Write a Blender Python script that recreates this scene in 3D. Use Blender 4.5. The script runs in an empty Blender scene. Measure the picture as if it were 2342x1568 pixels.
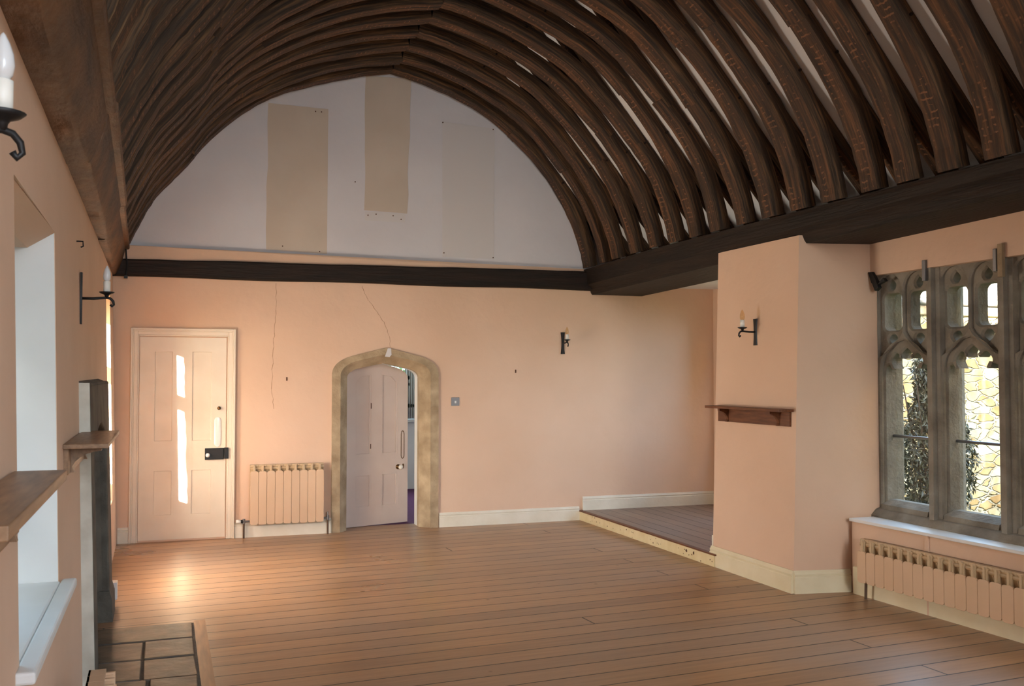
import bpy, bmesh, math, random
from mathutils import Vector, Matrix
random.seed(7)
S = bpy.context.scene
COL = S.collection
D = bpy.data

# ------------------------------------------------------------------ helpers
def lin(c):
    return c / 12.92 if c <= 0.04045 else ((c + 0.055) / 1.055) ** 2.4
def rgb(r, g, b):
    return (lin(r / 255), lin(g / 255), lin(b / 255), 1.0)

def link(name, me, mat=None, parent=None):
    o = D.objects.new(name, me)
    COL.objects.link(o)
    if mat is not None and me is not None:
        me.materials.clear()
        me.materials.append(mat)
    if parent is not None:
        o.parent = parent
        o.matrix_parent_inverse = parent_matrix(parent).inverted()
    return o
def parent_matrix(o):
    m = Matrix.LocRotScale(o.location, o.rotation_euler, o.scale)
    if o.parent is not None:
        m = parent_matrix(o.parent) @ o.matrix_parent_inverse @ m
    return m
def empty(name, loc, parent=None):
    o = D.objects.new(name, None)
    o.location = loc
    o.empty_display_size = 0.1
    COL.objects.link(o)
    if parent is not None:
        o.parent = parent
        o.matrix_parent_inverse = parent_matrix(parent).inverted()
    return o
def tag(o, label, cat, group=None, kind=None):
    o["label"] = label
    o["category"] = cat
    if group: o["group"] = group
    if kind: o["kind"] = kind
    return o
def struct(o, label, cat):
    return tag(o, label, cat, None, "structure")

class MB:
    """collects shapes into one mesh"""
    def __init__(s): s.v = []; s.f = []; s.uv = {}
    def add(s, vs, fs):
        n = len(s.v); s.v += [tuple(p) for p in vs]; s.f += [tuple(i + n for i in f) for f in fs]
    def box(s, a, b):
        x0, y0, z0 = a; x1, y1, z1 = b
        vs = [(x, y, z) for z in (z0, z1) for y in (y0, y1) for x in (x0, x1)]
        s.add(vs, [(0, 2, 3, 1), (4, 5, 7, 6), (0, 1, 5, 4), (2, 6, 7, 3), (0, 4, 6, 2), (1, 3, 7, 5)])
        return s
    def hexa(s, q0, q1):
        """prism between two quads"""
        s.add(list(q0) + list(q1), [(3, 2, 1, 0), (4, 5, 6, 7)] + [(i, (i + 1) % 4, 4 + (i + 1) % 4, 4 + i) for i in range(4)])
        return s
    def loft(s, rings, closed=True, cap=True):
        n = len(rings[0]); base = len(s.v)
        vs = [p for r in rings for p in r]
        fs = []
        for k in range(len(rings) - 1):
            for i in range(n if closed else n - 1):
                j = (i + 1) % n
                fs.append((k * n + i, k * n + j, (k + 1) * n + j, (k + 1) * n + i))
        if cap and closed:
            fs.append(tuple(range(n))[::-1]); fs.append(tuple((len(rings) - 1) * n + i for i in range(n)))
        s.add(vs, fs)
        return s
    def tube(s, pts, r, n=10):
        pts = [Vector(p) for p in pts]; rings = []
        rs = r if isinstance(r, (list, tuple)) else [r] * len(pts)
        up = None
        for i, p in enumerate(pts):
            d = (pts[min(i + 1, len(pts) - 1)] - pts[max(i - 1, 0)]).normalized()
            if up is None:
                up = Vector((0, 0, 1)) if abs(d.z) < .9 else Vector((1, 0, 0))
            a = d.cross(up).normalized(); b = a.cross(d).normalized(); up = b
            rings.append([p + (a * math.cos(t) + b * math.sin(t)) * rs[i] for t in [2 * math.pi * k / n for k in range(n)]])
        return s.loft(rings)
    def lathe(s, prof, c, n=20):
        """prof [(r,z)] about vertical axis at c"""
        return s.loft([[(c[0] + r * math.cos(2 * math.pi * k / n), c[1] + r * math.sin(2 * math.pi * k / n), c[2] + z) for k in range(n)] for r, z in prof])
    def xf(s, fn):
        s.v = [tuple(fn(*p)) for p in s.v]; return s
    def mesh(s, name, smooth=False, angle=None):
        me = D.meshes.new(name)
        me.from_pydata(s.v, [], s.f)
        bm = bmesh.new(); bm.from_mesh(me)
        bmesh.ops.recalc_face_normals(bm, faces=bm.faces)
        bm.to_mesh(me); bm.free()
        if smooth or angle:
            for p in me.polygons: p.use_smooth = True
            if angle:
                me.set_sharp_from_angle(angle=math.radians(angle))
        return me
    def obj(s, name, mat, parent=None, smooth=False, angle=None, bevel=0, seg=2):
        o = link(name, s.mesh(name, smooth, angle), mat, parent)
        if bevel:
            m = o.modifiers.new("bevel", "BEVEL"); m.width = bevel; m.segments = seg; m.limit_method = 'ANGLE'; m.angle_limit = math.radians(40)
        return o

def plate(outer, holes=(), depth=.04, bevel=0, res=1):
    """flat polygon with holes, local x,y, thickness z 0..depth -> MB-like (verts, faces)"""
    cu = D.curves.new("tmp", "CURVE"); cu.dimensions = '2D'; cu.fill_mode = 'BOTH'
    cu.extrude = max(depth / 2 - bevel, 0.0001); cu.bevel_depth = bevel; cu.bevel_resolution = res
    for loop in [outer] + list(holes):
        sp = cu.splines.new('POLY'); sp.points.add(len(loop) - 1)
        for p, q in zip(sp.points, loop): p.co = (q[0], q[1], 0, 1)
        sp.use_cyclic_u = True
    o = D.objects.new("tmp", cu); COL.objects.link(o)
    dg = bpy.context.evaluated_depsgraph_get()
    me = D.meshes.new_from_object(o.evaluated_get(dg))
    vs = [(v.co.x, v.co.y, v.co.z + depth / 2) for v in me.vertices]
    fs = [tuple(p.vertices) for p in me.polygons]
    D.objects.remove(o); D.curves.remove(cu); D.meshes.remove(me)
    m = MB(); m.add(vs, fs)
    bm = bmesh.new()
    bv = [bm.verts.new(v) for v in m.v]
    for f in m.f:
        try: bm.faces.new([bv[i] for i in f])
        except ValueError: pass
    bmesh.ops.remove_doubles(bm, verts=bm.verts, dist=1e-5)
    bm.verts.index_update()
    m2 = MB(); m2.add([tuple(v.co) for v in bm.verts], [tuple(v.index for v in f.verts) for f in bm.faces]); bm.free()
    return m2

def inside(p, loop):
    c = False; j = len(loop) - 1
    for i in range(len(loop)):
        a, b = loop[i], loop[j]
        if (a[1] > p[1]) != (b[1] > p[1]) and p[0] < (b[0] - a[0]) * (p[1] - a[1]) / (b[1] - a[1]) + a[0]: c = not c
        j = i
    return c
def grow(loop, b):
    """push every corner of a closed loop outward by about b"""
    ar = sum(loop[i - 1][0] * loop[i][1] - loop[i][0] * loop[i - 1][1] for i in range(len(loop)))
    s_ = 1 if ar > 0 else -1; out = []
    for i in range(len(loop)):
        p0, p, p1 = Vector(loop[i - 1]), Vector(loop[i]), Vector(loop[(i + 1) % len(loop)])
        d0, d1 = (p - p0).normalized(), (p1 - p).normalized()
        n = Vector((d0.y + d1.y, -d0.x - d1.x))
        n = n.normalized() if n.length > .2 else Vector((d0.y, -d0.x))
        out.append(tuple(p + n * b * s_))
    return out
def slab(outer, holes, depth, b):
    """flat slab with holes, the front edges of the holes chamfered by b; local x,y, thickness z 0..depth"""
    from mathutils.geometry import delaunay_2d_cdt
    m = MB()
    def face(loops, z):
        vs = []; es = []
        for l in loops:
            k = len(vs); vs += [Vector(p) for p in l]; es += [(k + i, k + (i + 1) % len(l)) for i in range(len(l))]
        ov, _, of, _, _, _ = delaunay_2d_cdt(vs, es, [], 0, 1e-5)
        keep = []
        for f in of:
            c = sum((ov[i] for i in f), Vector((0, 0))) / len(f)
            if inside(c, loops[0]) and not any(inside(c, h) for h in loops[1:]): keep.append(tuple(f))
        m.add([(v.x, v.y, z) for v in ov], keep)
    big = [grow(h, b) for h in holes]
    face([outer] + big, depth); face([outer] + list(holes), 0)
    m.loft([[(x, y, z) for x, y in outer] for z in (0, depth)], cap=False)
    for h, g in zip(holes, big):
        m.loft([[(x, y, 0) for x, y in h], [(x, y, depth - b) for x, y in h], [(x, y, depth) for x, y in g]], cap=False)
    bm = bmesh.new(); bv = [bm.verts.new(v) for v in m.v]
    for f in m.f:
        try: bm.faces.new([bv[i] for i in f])
        except ValueError: pass
    bmesh.ops.remove_doubles(bm, verts=bm.verts, dist=1e-5); bm.verts.index_update()
    m2 = MB(); m2.add([tuple(v.co) for v in bm.verts], [tuple(v.index for v in f.verts) for f in bm.faces]); bm.free()
    return m2

def spline(pts, n=8):
    """Catmull-Rom through 2D points"""
    out = []
    P = [Vector(p) for p in pts]; P = [P[0] * 2 - P[1]] + P + [P[-1] * 2 - P[-2]]
    for i in range(1, len(P) - 2):
        for k in range(n):
            t = k / n
            a, b, c, d = P[i - 1], P[i], P[i + 1], P[i + 2]
            out.append(.5 * ((2 * b) + (c - a) * t + (2 * a - 5 * b + 4 * c - d) * t * t + (3 * b - a - 3 * c + d) * t ** 3))
    out.append(P[-2])
    return out

def grid_wall(us, vs, holes, fn, thick):
    """wall on a (u,v) grid leaving holes [(u0,u1,v0,v1)], fn(u,v,depth)->xyz"""
    us = sorted(set(us + [h for q in holes for h in q[:2]])); vs = sorted(set(vs + [h for q in holes for h in q[2:]]))
    m = MB(); idx = {}
    def V(i, j, k):
        if (i, j, k) not in idx:
            idx[(i, j, k)] = len(m.v); m.v.append(tuple(fn(us[i], vs[j], thick * k)))
        return idx[(i, j, k)]
    def solid(i, j):
        if i < 0 or j < 0 or i >= len(us) - 1 or j >= len(vs) - 1: return False
        cu, cv = (us[i] + us[i + 1]) / 2, (vs[j] + vs[j + 1]) / 2
        return not any(q[0] < cu < q[1] and q[2] < cv < q[3] for q in holes)
    for i in range(len(us) - 1):
        for j in range(len(vs) - 1):
            if not solid(i, j): continue
            for k in (0, 1):
                f = [V(i, j, k), V(i + 1, j, k), V(i + 1, j + 1, k), V(i, j + 1, k)]
                m.f.append(tuple(f if k == 0 else f[::-1]))
            for (di, dj, a, b) in ((-1, 0, (0, 0), (0, 1)), (1, 0, (1, 0), (1, 1)), (0, -1, (0, 0), (1, 0)), (0, 1, (0, 1), (1, 1))):
                if not solid(i + di, j + dj):
                    m.f.append((V(i + a[0], j + a[1], 0), V(i + b[0], j + b[1], 0), V(i + b[0], j + b[1], 1), V(i + a[0], j + a[1], 1)))
    return m

# ------------------------------------------------------------------ materials
def mat(name, base, rough=.6, spec=.5, metal=0., var=None, vscale=3., bump=0., bscale=20., detail=6, coord='Object', stretch=(1, 1, 1), emit=None):
    m = D.materials.new(name); m.use_nodes = True
    nt = m.node_tree; N = nt.nodes; L = nt.links
    b = N["Principled BSDF"]
    b.inputs["Base Color"].default_value = base
    b.inputs["Roughness"].default_value = rough
    b.inputs["Metallic"].default_value = metal
    b.inputs["Specular IOR Level"].default_value = spec
    if var is not None or bump:
        tc = N.new("ShaderNodeTexCoord"); mp = N.new("ShaderNodeMapping"); mp.inputs["Scale"].default_value = stretch
        L.new(tc.outputs[coord], mp.inputs[0])
    if var is not None:
        no = N.new("ShaderNodeTexNoise"); no.inputs["Scale"].default_value = vscale; no.inputs["Detail"].default_value = detail
        L.new(mp.outputs[0], no.inputs["Vector"])
        cr = N.new("ShaderNodeValToRGB")
        cr.color_ramp.elements[0].position = .32; cr.color_ramp.elements[0].color = var
        cr.color_ramp.elements[1].position = .68; cr.color_ramp.elements[1].color = base
        L.new(no.outputs["Fac"], cr.inputs[0]); L.new(cr.outputs[0], b.inputs["Base Color"])
    if bump:
        nb = N.new("ShaderNodeTexNoise"); nb.inputs["Scale"].default_value = bscale; nb.inputs["Detail"].default_value = 5
        L.new(mp.outputs[0], nb.inputs["Vector"])
        bp = N.new("ShaderNodeBump"); bp.inputs["Strength"].default_value = bump; bp.inputs["Distance"].default_value = .02
        L.new(nb.outputs["Fac"], bp.inputs["Height"]); L.new(bp.outputs[0], b.inputs["Normal"])
    return m

M = {}
M['wall'] = mat("peach_paint", rgb(226, 195, 170), .85, .2, var=rgb(219, 187, 161), vscale=1.3, bump=.25, bscale=9)
M['gable'] = mat("grey_white_distemper", rgb(216, 216, 221), .9, .2, var=rgb(208, 207, 212), vscale=1.5, bump=.12, bscale=12)
M['patch'] = mat("beige_old_paint", rgb(206, 195, 182), .9, .2, var=rgb(198, 186, 172), vscale=2)
M['patch2'] = mat("grey_lining_paper", rgb(211, 209, 210), .9, .2)
M['white'] = mat("white_reveal_paint", rgb(226, 226, 224), .6, .3, var=rgb(218, 219, 217), vscale=3)
M['plaster'] = mat("white_ceiling_plaster", rgb(232, 232, 234), .9, .2, var=rgb(222, 222, 224), vscale=2)
M['gloss'] = mat("cream_gloss_paint", rgb(228, 216, 198), .34, .45, var=rgb(221, 207, 187), vscale=4, bump=.05, bscale=15)
M['skirt'] = mat("white_skirting_paint", rgb(230, 224, 208), .45, .45, var=rgb(221, 213, 194), vscale=6, bump=.1, bscale=30)
M['cream'] = mat("chipped_cream_paint", rgb(233, 218, 178), .5, .4, var=rgb(222, 203, 156), vscale=8)
M['door2'] = mat("dull_pink_white_paint", rgb(215, 201, 193), .6, .35, var=rgb(207, 191, 183), vscale=3)
M['dark'] = mat("black_iron", rgb(30, 29, 30), .5, .5, .3)
M['chip'] = mat("bare_wood_chip", rgb(84, 52, 33), .8)
M['steel'] = mat("grey_metal", rgb(140, 142, 146), .35, .5, .9)
M['copper'] = mat("tarnished_pipe", rgb(92, 72, 58), .45, .5, .6)
M['brass'] = mat("dull_brass", rgb(112, 84, 52), .4, .5, .8)
M['china'] = mat("white_china", rgb(226, 226, 224), .15, .6)
M['candle'] = mat("white_candle_tube", rgb(236, 234, 226), .4, .5)
M['bulbw'] = mat("frosted_glass_bulb", rgb(214, 216, 218), .2, .6)
M['rad'] = mat("peach_radiator_enamel", rgb(214, 182, 150), .38, .45, var=rgb(208, 175, 142), vscale=3)
M['radfin'] = mat("beige_radiator_body", rgb(200, 174, 138), .45, .5)
M['stone'] = mat("grey_limestone", rgb(154, 148, 136), .85, .3, var=rgb(120, 112, 100), vscale=5, bump=.45, bscale=35)
M['archstone'] = mat("tan_limestone", rgb(190, 170, 140), .85, .3, var=rgb(150, 129, 102), vscale=6, bump=.4, bscale=45)
M['hearth'] = mat("worn_hearth_stone", rgb(112, 94, 72), .45, .45, var=rgb(62, 54, 45), vscale=5, bump=.4, bscale=10)
M['fire'] = mat("dark_grey_stone", rgb(112, 106, 96), .85, .3, var=rgb(84, 79, 71), vscale=6, bump=.35, bscale=40)
M['edge'] = mat("pale_stone", rgb(222, 220, 208), .8, .3, var=rgb(190, 186, 172), vscale=7)
M['soot'] = mat("sooty_brick", rgb(30, 27, 25), .95)
M['pine'] = mat("border_pine", rgb(172, 118, 70), .4, .5, var=rgb(142, 94, 54), vscale=7, stretch=(6, .6, 6))
M['shelf'] = mat("brown_shelf_wood", rgb(120, 72, 42), .5, .4, var=rgb(88, 50, 28), vscale=6, stretch=(8, 1, 8))
M['oldshelf'] = mat("weathered_shelf_wood", rgb(156, 122, 92), .42, .5, var=rgb(120, 92, 68), vscale=6, stretch=(8, 1, 8))
M['beam'] = mat("dark_stained_oak", rgb(42, 29, 21), .65, .3, var=rgb(25, 18, 13), vscale=4, stretch=(6, .5, 6), bump=.5, bscale=8)
M['beamx'] = mat("dark_stained_oak_cross", rgb(42, 29, 21), .65, .3, var=rgb(25, 18, 13), vscale=4, stretch=(.5, 6, 6), bump=.5, bscale=8)
M['plate'] = mat("brown_cornice_timber", rgb(112, 77, 45), .55, .4, var=rgb(62, 42, 27), vscale=3.2, stretch=(2, .7, 2), bump=.5, bscale=14)
M['carpet'] = mat("purple_carpet", rgb(96, 62, 92), .95, .1, var=rgb(84, 52, 80), vscale=40)
M['grass'] = mat("rough_grass", rgb(98, 106, 58), .95, .1, var=rgb(66, 76, 38), vscale=8)
M['slate'] = mat("grey_stone_slate", rgb(146, 142, 138), .8, .3, var=rgb(112, 108, 104), vscale=5, bump=.4, bscale=10)
M['leafd'] = mat("dark_drooping_leaf", rgb(78, 76, 54), .45, .5, var=rgb(42, 42, 32), vscale=18)
M['leafg'] = mat("green_leaf", rgb(104, 138, 58), .5, .4, var=rgb(66, 98, 36), vscale=14)
M['twig'] = mat("brown_twig", rgb(70, 54, 40), .8)
M['render'] = mat("blocker_roughcast", rgb(170, 150, 118), .95, .1, var=rgb(140, 120, 90), vscale=3)

def mat_glass(name, tint=(1, 1, 1, 1)):
    m = D.materials.new(name); m.use_nodes = True
    nt = m.node_tree; N = nt.nodes; L = nt.links; N.clear()
    out = N.new("ShaderNodeOutputMaterial"); mx = N.new("ShaderNodeMixShader"); lw = N.new("ShaderNodeLayerWeight"); lw.inputs[0].default_value = .5
    pw = N.new("ShaderNodeMath"); pw.operation = 'POWER'; pw.inputs[1].default_value = 4; L.new(lw.outputs["Facing"], pw.inputs[0])
    fr = N.new("ShaderNodeMath"); fr.operation = 'MULTIPLY_ADD'; fr.inputs[1].default_value = .7; fr.inputs[2].default_value = .04; L.new(pw.outputs[0], fr.inputs[0])
    tr = N.new("ShaderNodeBsdfTransparent"); tr.inputs[0].default_value = tint
    gl = N.new("ShaderNodeBsdfGlossy"); gl.inputs["Roughness"].default_value = .02
    L.new(fr.outputs[0], mx.inputs[0]); L.new(tr.outputs[0], mx.inputs[1]); L.new(gl.outputs[0], mx.inputs[2]); L.new(mx.outputs[0], out.inputs[0])
    return m
M['glass'] = mat_glass("window_glass", (.96, .98, .97, 1))
M['bulbc'] = mat_glass("clear_bulb_glass", (.95, .86, .7, 1))

def mat_floor(name, c1, c2, grey, boards_along_x=True, width=.185, rough=.3):
    m = D.materials.new(name); m.use_nodes = True
    nt = m.node_tree; N = nt.nodes; L = nt.links; b = N["Principled BSDF"]
    tc = N.new("ShaderNodeTexCoord"); mp = N.new("ShaderNodeMapping")
    mp.inputs["Rotation"].default_value = (0, 0, math.radians(-3) if boards_along_x else math.radians(90))
    L.new(tc.outputs["Object"], mp.inputs[0])
    br = N.new("ShaderNodeTexBrick")
    br.inputs["Scale"].default_value = 1; br.inputs["Brick Width"].default_value = 7.3; br.inputs["Row Height"].default_value = width
    br.inputs["Mortar Size"].default_value = .006; br.inputs["Mortar Smooth"].default_value = .35; br.inputs["Bias"].default_value = 0
    br.offset = .43; br.offset_frequency = 3; br.squash = .7; br.squash_frequency = 5; br.inputs["Color1"].default_value = (0, 0, 0, 1); br.inputs["Color2"].default_value = (1, 1, 1, 1); br.inputs["Mortar"].default_value = (.5, .5, .5, 1)
    L.new(mp.outputs[0], br.inputs["Vector"])
    # grain, stretched along the boards
    m2 = N.new("ShaderNodeMapping"); m2.inputs["Scale"].default_value = (.9, 14, 1); L.new(mp.outputs[0], m2.inputs[0])
    g = N.new("ShaderNodeTexNoise"); g.inputs["Scale"].default_value = 2.2; g.inputs["Detail"].default_value = 7; L.new(m2.outputs[0], g.inputs["Vector"])
    mixf = N.new("ShaderNodeMath"); mixf.operation = 'MULTIPLY_ADD'; mixf.inputs[1].default_value = .38
    L.new(br.outputs["Color"], mixf.inputs[0])
    gm = N.new("ShaderNodeMath"); gm.operation = 'MULTIPLY'; gm.inputs[1].default_value = .75; L.new(g.outputs["Fac"], gm.inputs[0]); L.new(gm.outputs[0], mixf.inputs[2])
    cr = N.new("ShaderNodeValToRGB"); cr.color_ramp.elements[0].color = c1; cr.color_ramp.elements[1].color = c2
    cr.color_ramp.elements[0].position = .15; cr.color_ramp.elements[1].position = .85
    L.new(mixf.outputs[0], cr.inputs[0])
    # worn patches where the varnish has gone
    wn = N.new("ShaderNodeTexNoise"); wn.inputs["Scale"].default_value = .9; wn.inputs["Detail"].default_value = 4; wn.inputs["Roughness"].default_value = .55
    L.new(tc.outputs["Object"], wn.inputs["Vector"])
    wr = N.new("ShaderNodeValToRGB"); wr.color_ramp.interpolation = 'EASE'; wr.color_ramp.elements[0].position = .22; wr.color_ramp.elements[1].position = .8
    L.new(wn.outputs["Fac"], wr.inputs[0])
    mw = N.new("ShaderNodeMixRGB"); mw.inputs[2].default_value = grey; L.new(cr.outputs[0], mw.inputs[1])
    wf = N.new("ShaderNodeMath"); wf.operation = 'MULTIPLY'; wf.inputs[1].default_value = .75; L.new(wr.outputs[0], wf.inputs[0]); L.new(wf.outputs[0], mw.inputs[0])
    # knots
    vo = N.new("ShaderNodeTexVoronoi"); vo.inputs["Scale"].default_value = 2.6; L.new(mp.outputs[0], vo.inputs["Vector"])
    kr = N.new("ShaderNodeValToRGB"); kr.color_ramp.elements[0].position = .02; kr.color_ramp.elements[0].color = (.35, .3, .28, 1); kr.color_ramp.elements[1].position = .045; kr.color_ramp.elements[1].color = (1, 1, 1, 1)
    L.new(vo.outputs["Distance"], kr.inputs[0])
    mk = N.new("ShaderNodeMixRGB"); mk.blend_type = 'MULTIPLY'; mk.inputs[0].default_value = .8; L.new(mw.outputs[0], mk.inputs[1]); L.new(kr.outputs[0], mk.inputs[2])
    # gaps
    mg = N.new("ShaderNodeMixRGB"); mg.inputs[2].default_value = rgb(44, 26, 17); L.new(mk.outputs[0], mg.inputs[1]); L.new(br.outputs["Fac"], mg.inputs[0])
    L.new(mg.outputs[0], b.inputs["Base Color"])
    rr = N.new("ShaderNodeMapRange"); rr.interpolation_type = 'SMOOTHSTEP'; rr.inputs[1].default_value = .15; rr.inputs[2].default_value = .85; rr.inputs[3].default_value = rough - .06; rr.inputs[4].default_value = rough + .2
    L.new(wn.outputs["Fac"], rr.inputs[0]); L.new(rr.outputs[0], b.inputs["Roughness"])
    bp = N.new("ShaderNodeBump"); bp.inputs["Strength"].default_value = .5; bp.inputs["Distance"].default_value = .004; bp.invert = True
    L.new(br.outputs["Fac"], bp.inputs["Height"])
    bp2 = N.new("ShaderNodeBump"); bp2.inputs["Strength"].default_value = .12; bp2.inputs["Distance"].default_value = .01
    L.new(g.outputs["Fac"], bp2.inputs["Height"]); L.new(bp.outputs[0], bp2.inputs["Normal"]); L.new(bp2.outputs[0], b.inputs["Normal"])
    b.inputs["Specular IOR Level"].default_value = .4
    return m
M['floor'] = mat_floor("pine_floorboards", rgb(118, 80, 49), rgb(186, 138, 91), rgb(170, 146, 125))
M['platfloor'] = mat_floor("worn_platform_boards", rgb(112, 86, 68), rgb(146, 118, 98), rgb(140, 126, 116), False, .16, .36)

def mat_rib(name):
    """aged oak: uv.x across the face, uv.y metres along; nail-and-lath marks on the soffit only (uv.x 0..1)"""
    m = D.materials.new(name); m.use_nodes = True
    nt = m.node_tree; N = nt.nodes; L = nt.links; b = N["Principled BSDF"]
    uv = N.new("ShaderNodeUVMap"); uv.uv_map = "UVMap"
    oi = N.new("ShaderNodeObjectInfo")
    add = N.new("ShaderNodeVectorMath"); add.operation = 'MULTIPLY_ADD'; add.inputs[1].default_value = (1, 1, 1)
    comb = N.new("ShaderNodeCombineXYZ"); L.new(oi.outputs["Random"], comb.inputs[2])
    ml = N.new("ShaderNodeVectorMath"); ml.operation = 'SCALE'; ml.inputs[3].default_value = 40; L.new(comb.outputs[0], ml.inputs[0])
    L.new(uv.outputs[0], add.inputs[0]); L.new(ml.outputs[0], add.inputs[2])
    mp = N.new("ShaderNodeMapping"); mp.inputs["Scale"].default_value = (2.2, .9, 1); L.new(add.outputs[0], mp.inputs[0])
    g = N.new("ShaderNodeTexNoise"); g.inputs["Scale"].default_value = 2.4; g.inputs["Detail"].default_value = 8; g.inputs["Roughness"].default_value = .62; L.new(mp.outputs[0], g.inputs["Vector"])
    cr = N.new("ShaderNodeValToRGB")
    e = cr.color_ramp.elements
    e[0].position = .30; e[0].color = rgb(30, 23, 18); e[1].position = .74; e[1].color = rgb(134, 99, 66)
    x = e.new(.5); x.color = rgb(70, 52, 36)
    L.new(g.outputs["Fac"], cr.inputs[0])
    # lath marks
    sx = N.new("ShaderNodeSeparateXYZ"); L.new(uv.outputs[0], sx.inputs[0])
    dis = N.new("ShaderNodeTexNoise"); dis.inputs["Scale"].default_value = 5; L.new(add.outputs[0], dis.inputs["Vector"])
    w1_ = N.new("ShaderNodeMath"); w1_.operation = 'MULTIPLY_ADD'; w1_.inputs[1].default_value = .03; L.new(dis.outputs["Fac"], w1_.inputs[0]); L.new(sx.outputs[1], w1_.inputs[2])
    w2_ = N.new("ShaderNodeMath"); w2_.operation = 'MODULO'; w2_.inputs[1].default_value = .042; L.new(w1_.outputs[0], w2_.inputs[0])
    w3_ = N.new("ShaderNodeMath"); w3_.operation = 'LESS_THAN'; w3_.inputs[1].default_value = .011; L.new(w2_.outputs[0], w3_.inputs[0])
    m3 = N.new("ShaderNodeMapping"); m3.inputs["Scale"].default_value = (3.2, 24, 1); L.new(add.outputs[0], m3.inputs[0])
    n3 = N.new("ShaderNodeTexNoise"); n3.inputs["Scale"].default_value = 1; n3.inputs["Detail"].default_value = 1; L.new(m3.outputs[0], n3.inputs["Vector"])
    n4 = N.new("ShaderNodeMath"); n4.operation = 'GREATER_THAN'; n4.inputs[1].default_value = .5; L.new(n3.outputs["Fac"], n4.inputs[0])
    brx = N.new("ShaderNodeMath"); brx.operation = 'MULTIPLY'; L.new(w3_.outputs[0], brx.inputs[0]); L.new(n4.outputs[0], brx.inputs[1])
    lt = N.new("ShaderNodeMath"); lt.operation = 'LESS_THAN'; lt.inputs[1].default_value = .86; L.new(sx.outputs[0], lt.inputs[0])
    gt = N.new("ShaderNodeMath"); gt.operation = 'GREATER_THAN'; gt.inputs[1].default_value = .2; L.new(sx.outputs[0], gt.inputs[0])
    a1 = N.new("ShaderNodeMath"); a1.operation = 'MULTIPLY'; L.new(lt.outputs[0], a1.inputs[0]); L.new(gt.outputs[0], a1.inputs[1])
    pn = N.new("ShaderNodeTexNoise"); pn.inputs["Scale"].default_value = 3; L.new(add.outputs[0], pn.inputs["Vector"])
    pr = N.new("ShaderNodeValToRGB"); pr.color_ramp.elements[0].position = .45; pr.color_ramp.elements[1].position = .58; L.new(pn.outputs["Fac"], pr.inputs[0])
    a2 = N.new("ShaderNodeMath"); a2.operation = 'MULTIPLY'; L.new(a1.outputs[0], a2.inputs[0]); L.new(pr.outputs[0], a2.inputs[1])
    a3 = N.new("ShaderNodeMath"); a3.operation = 'MULTIPLY'; L.new(a2.outputs[0], a3.inputs[0]); L.new(brx.outputs[0], a3.inputs[1])
    a4 = N.new("ShaderNodeMath"); a4.operation = 'MULTIPLY'; a4.inputs[1].default_value = .75; L.new(a3.outputs[0], a4.inputs[0])
    mx = N.new("ShaderNodeMixRGB"); mx.inputs[2].default_value = rgb(150, 112, 82); L.new(a4.outputs[0], mx.inputs[0]); L.new(cr.outputs[0], mx.inputs[1])
    # the exposed soffit (uv.x 0..1) is redder than the grey cheeks
    ge = N.new("ShaderNodeMath"); ge.operation = 'GREATER_THAN'; ge.inputs[1].default_value = 1.0; L.new(sx.outputs[0], ge.inputs[0])
    hs = N.new("ShaderNodeMixRGB"); hs.blend_type = 'MULTIPLY'; hs.inputs[0].default_value = 1
    ck = N.new("ShaderNodeMixRGB"); ck.inputs[1].default_value = (.86, .72, .62, 1); ck.inputs[2].default_value = (1.02, 1.0, .95, 1); L.new(ge.outputs[0], ck.inputs[0])
    L.new(mx.outputs[0], hs.inputs[1]); L.new(ck.outputs[0], hs.inputs[2])
    L.new(hs.outputs[0], b.inputs["Base Color"])
    b.inputs["Roughness"].default_value = .62; b.inputs["Specular IOR Level"].default_value = .35
    bp = N.new("ShaderNodeBump"); bp.inputs["Strength"].default_value = .6; bp.inputs["Distance"].default_value = .015
    L.new(g.outputs["Fac"], bp.inputs["Height"]); L.new(bp.outputs[0], b.inputs["Normal"])
    return m
M['rib'] = mat_rib("aged_roof_oak")

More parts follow.
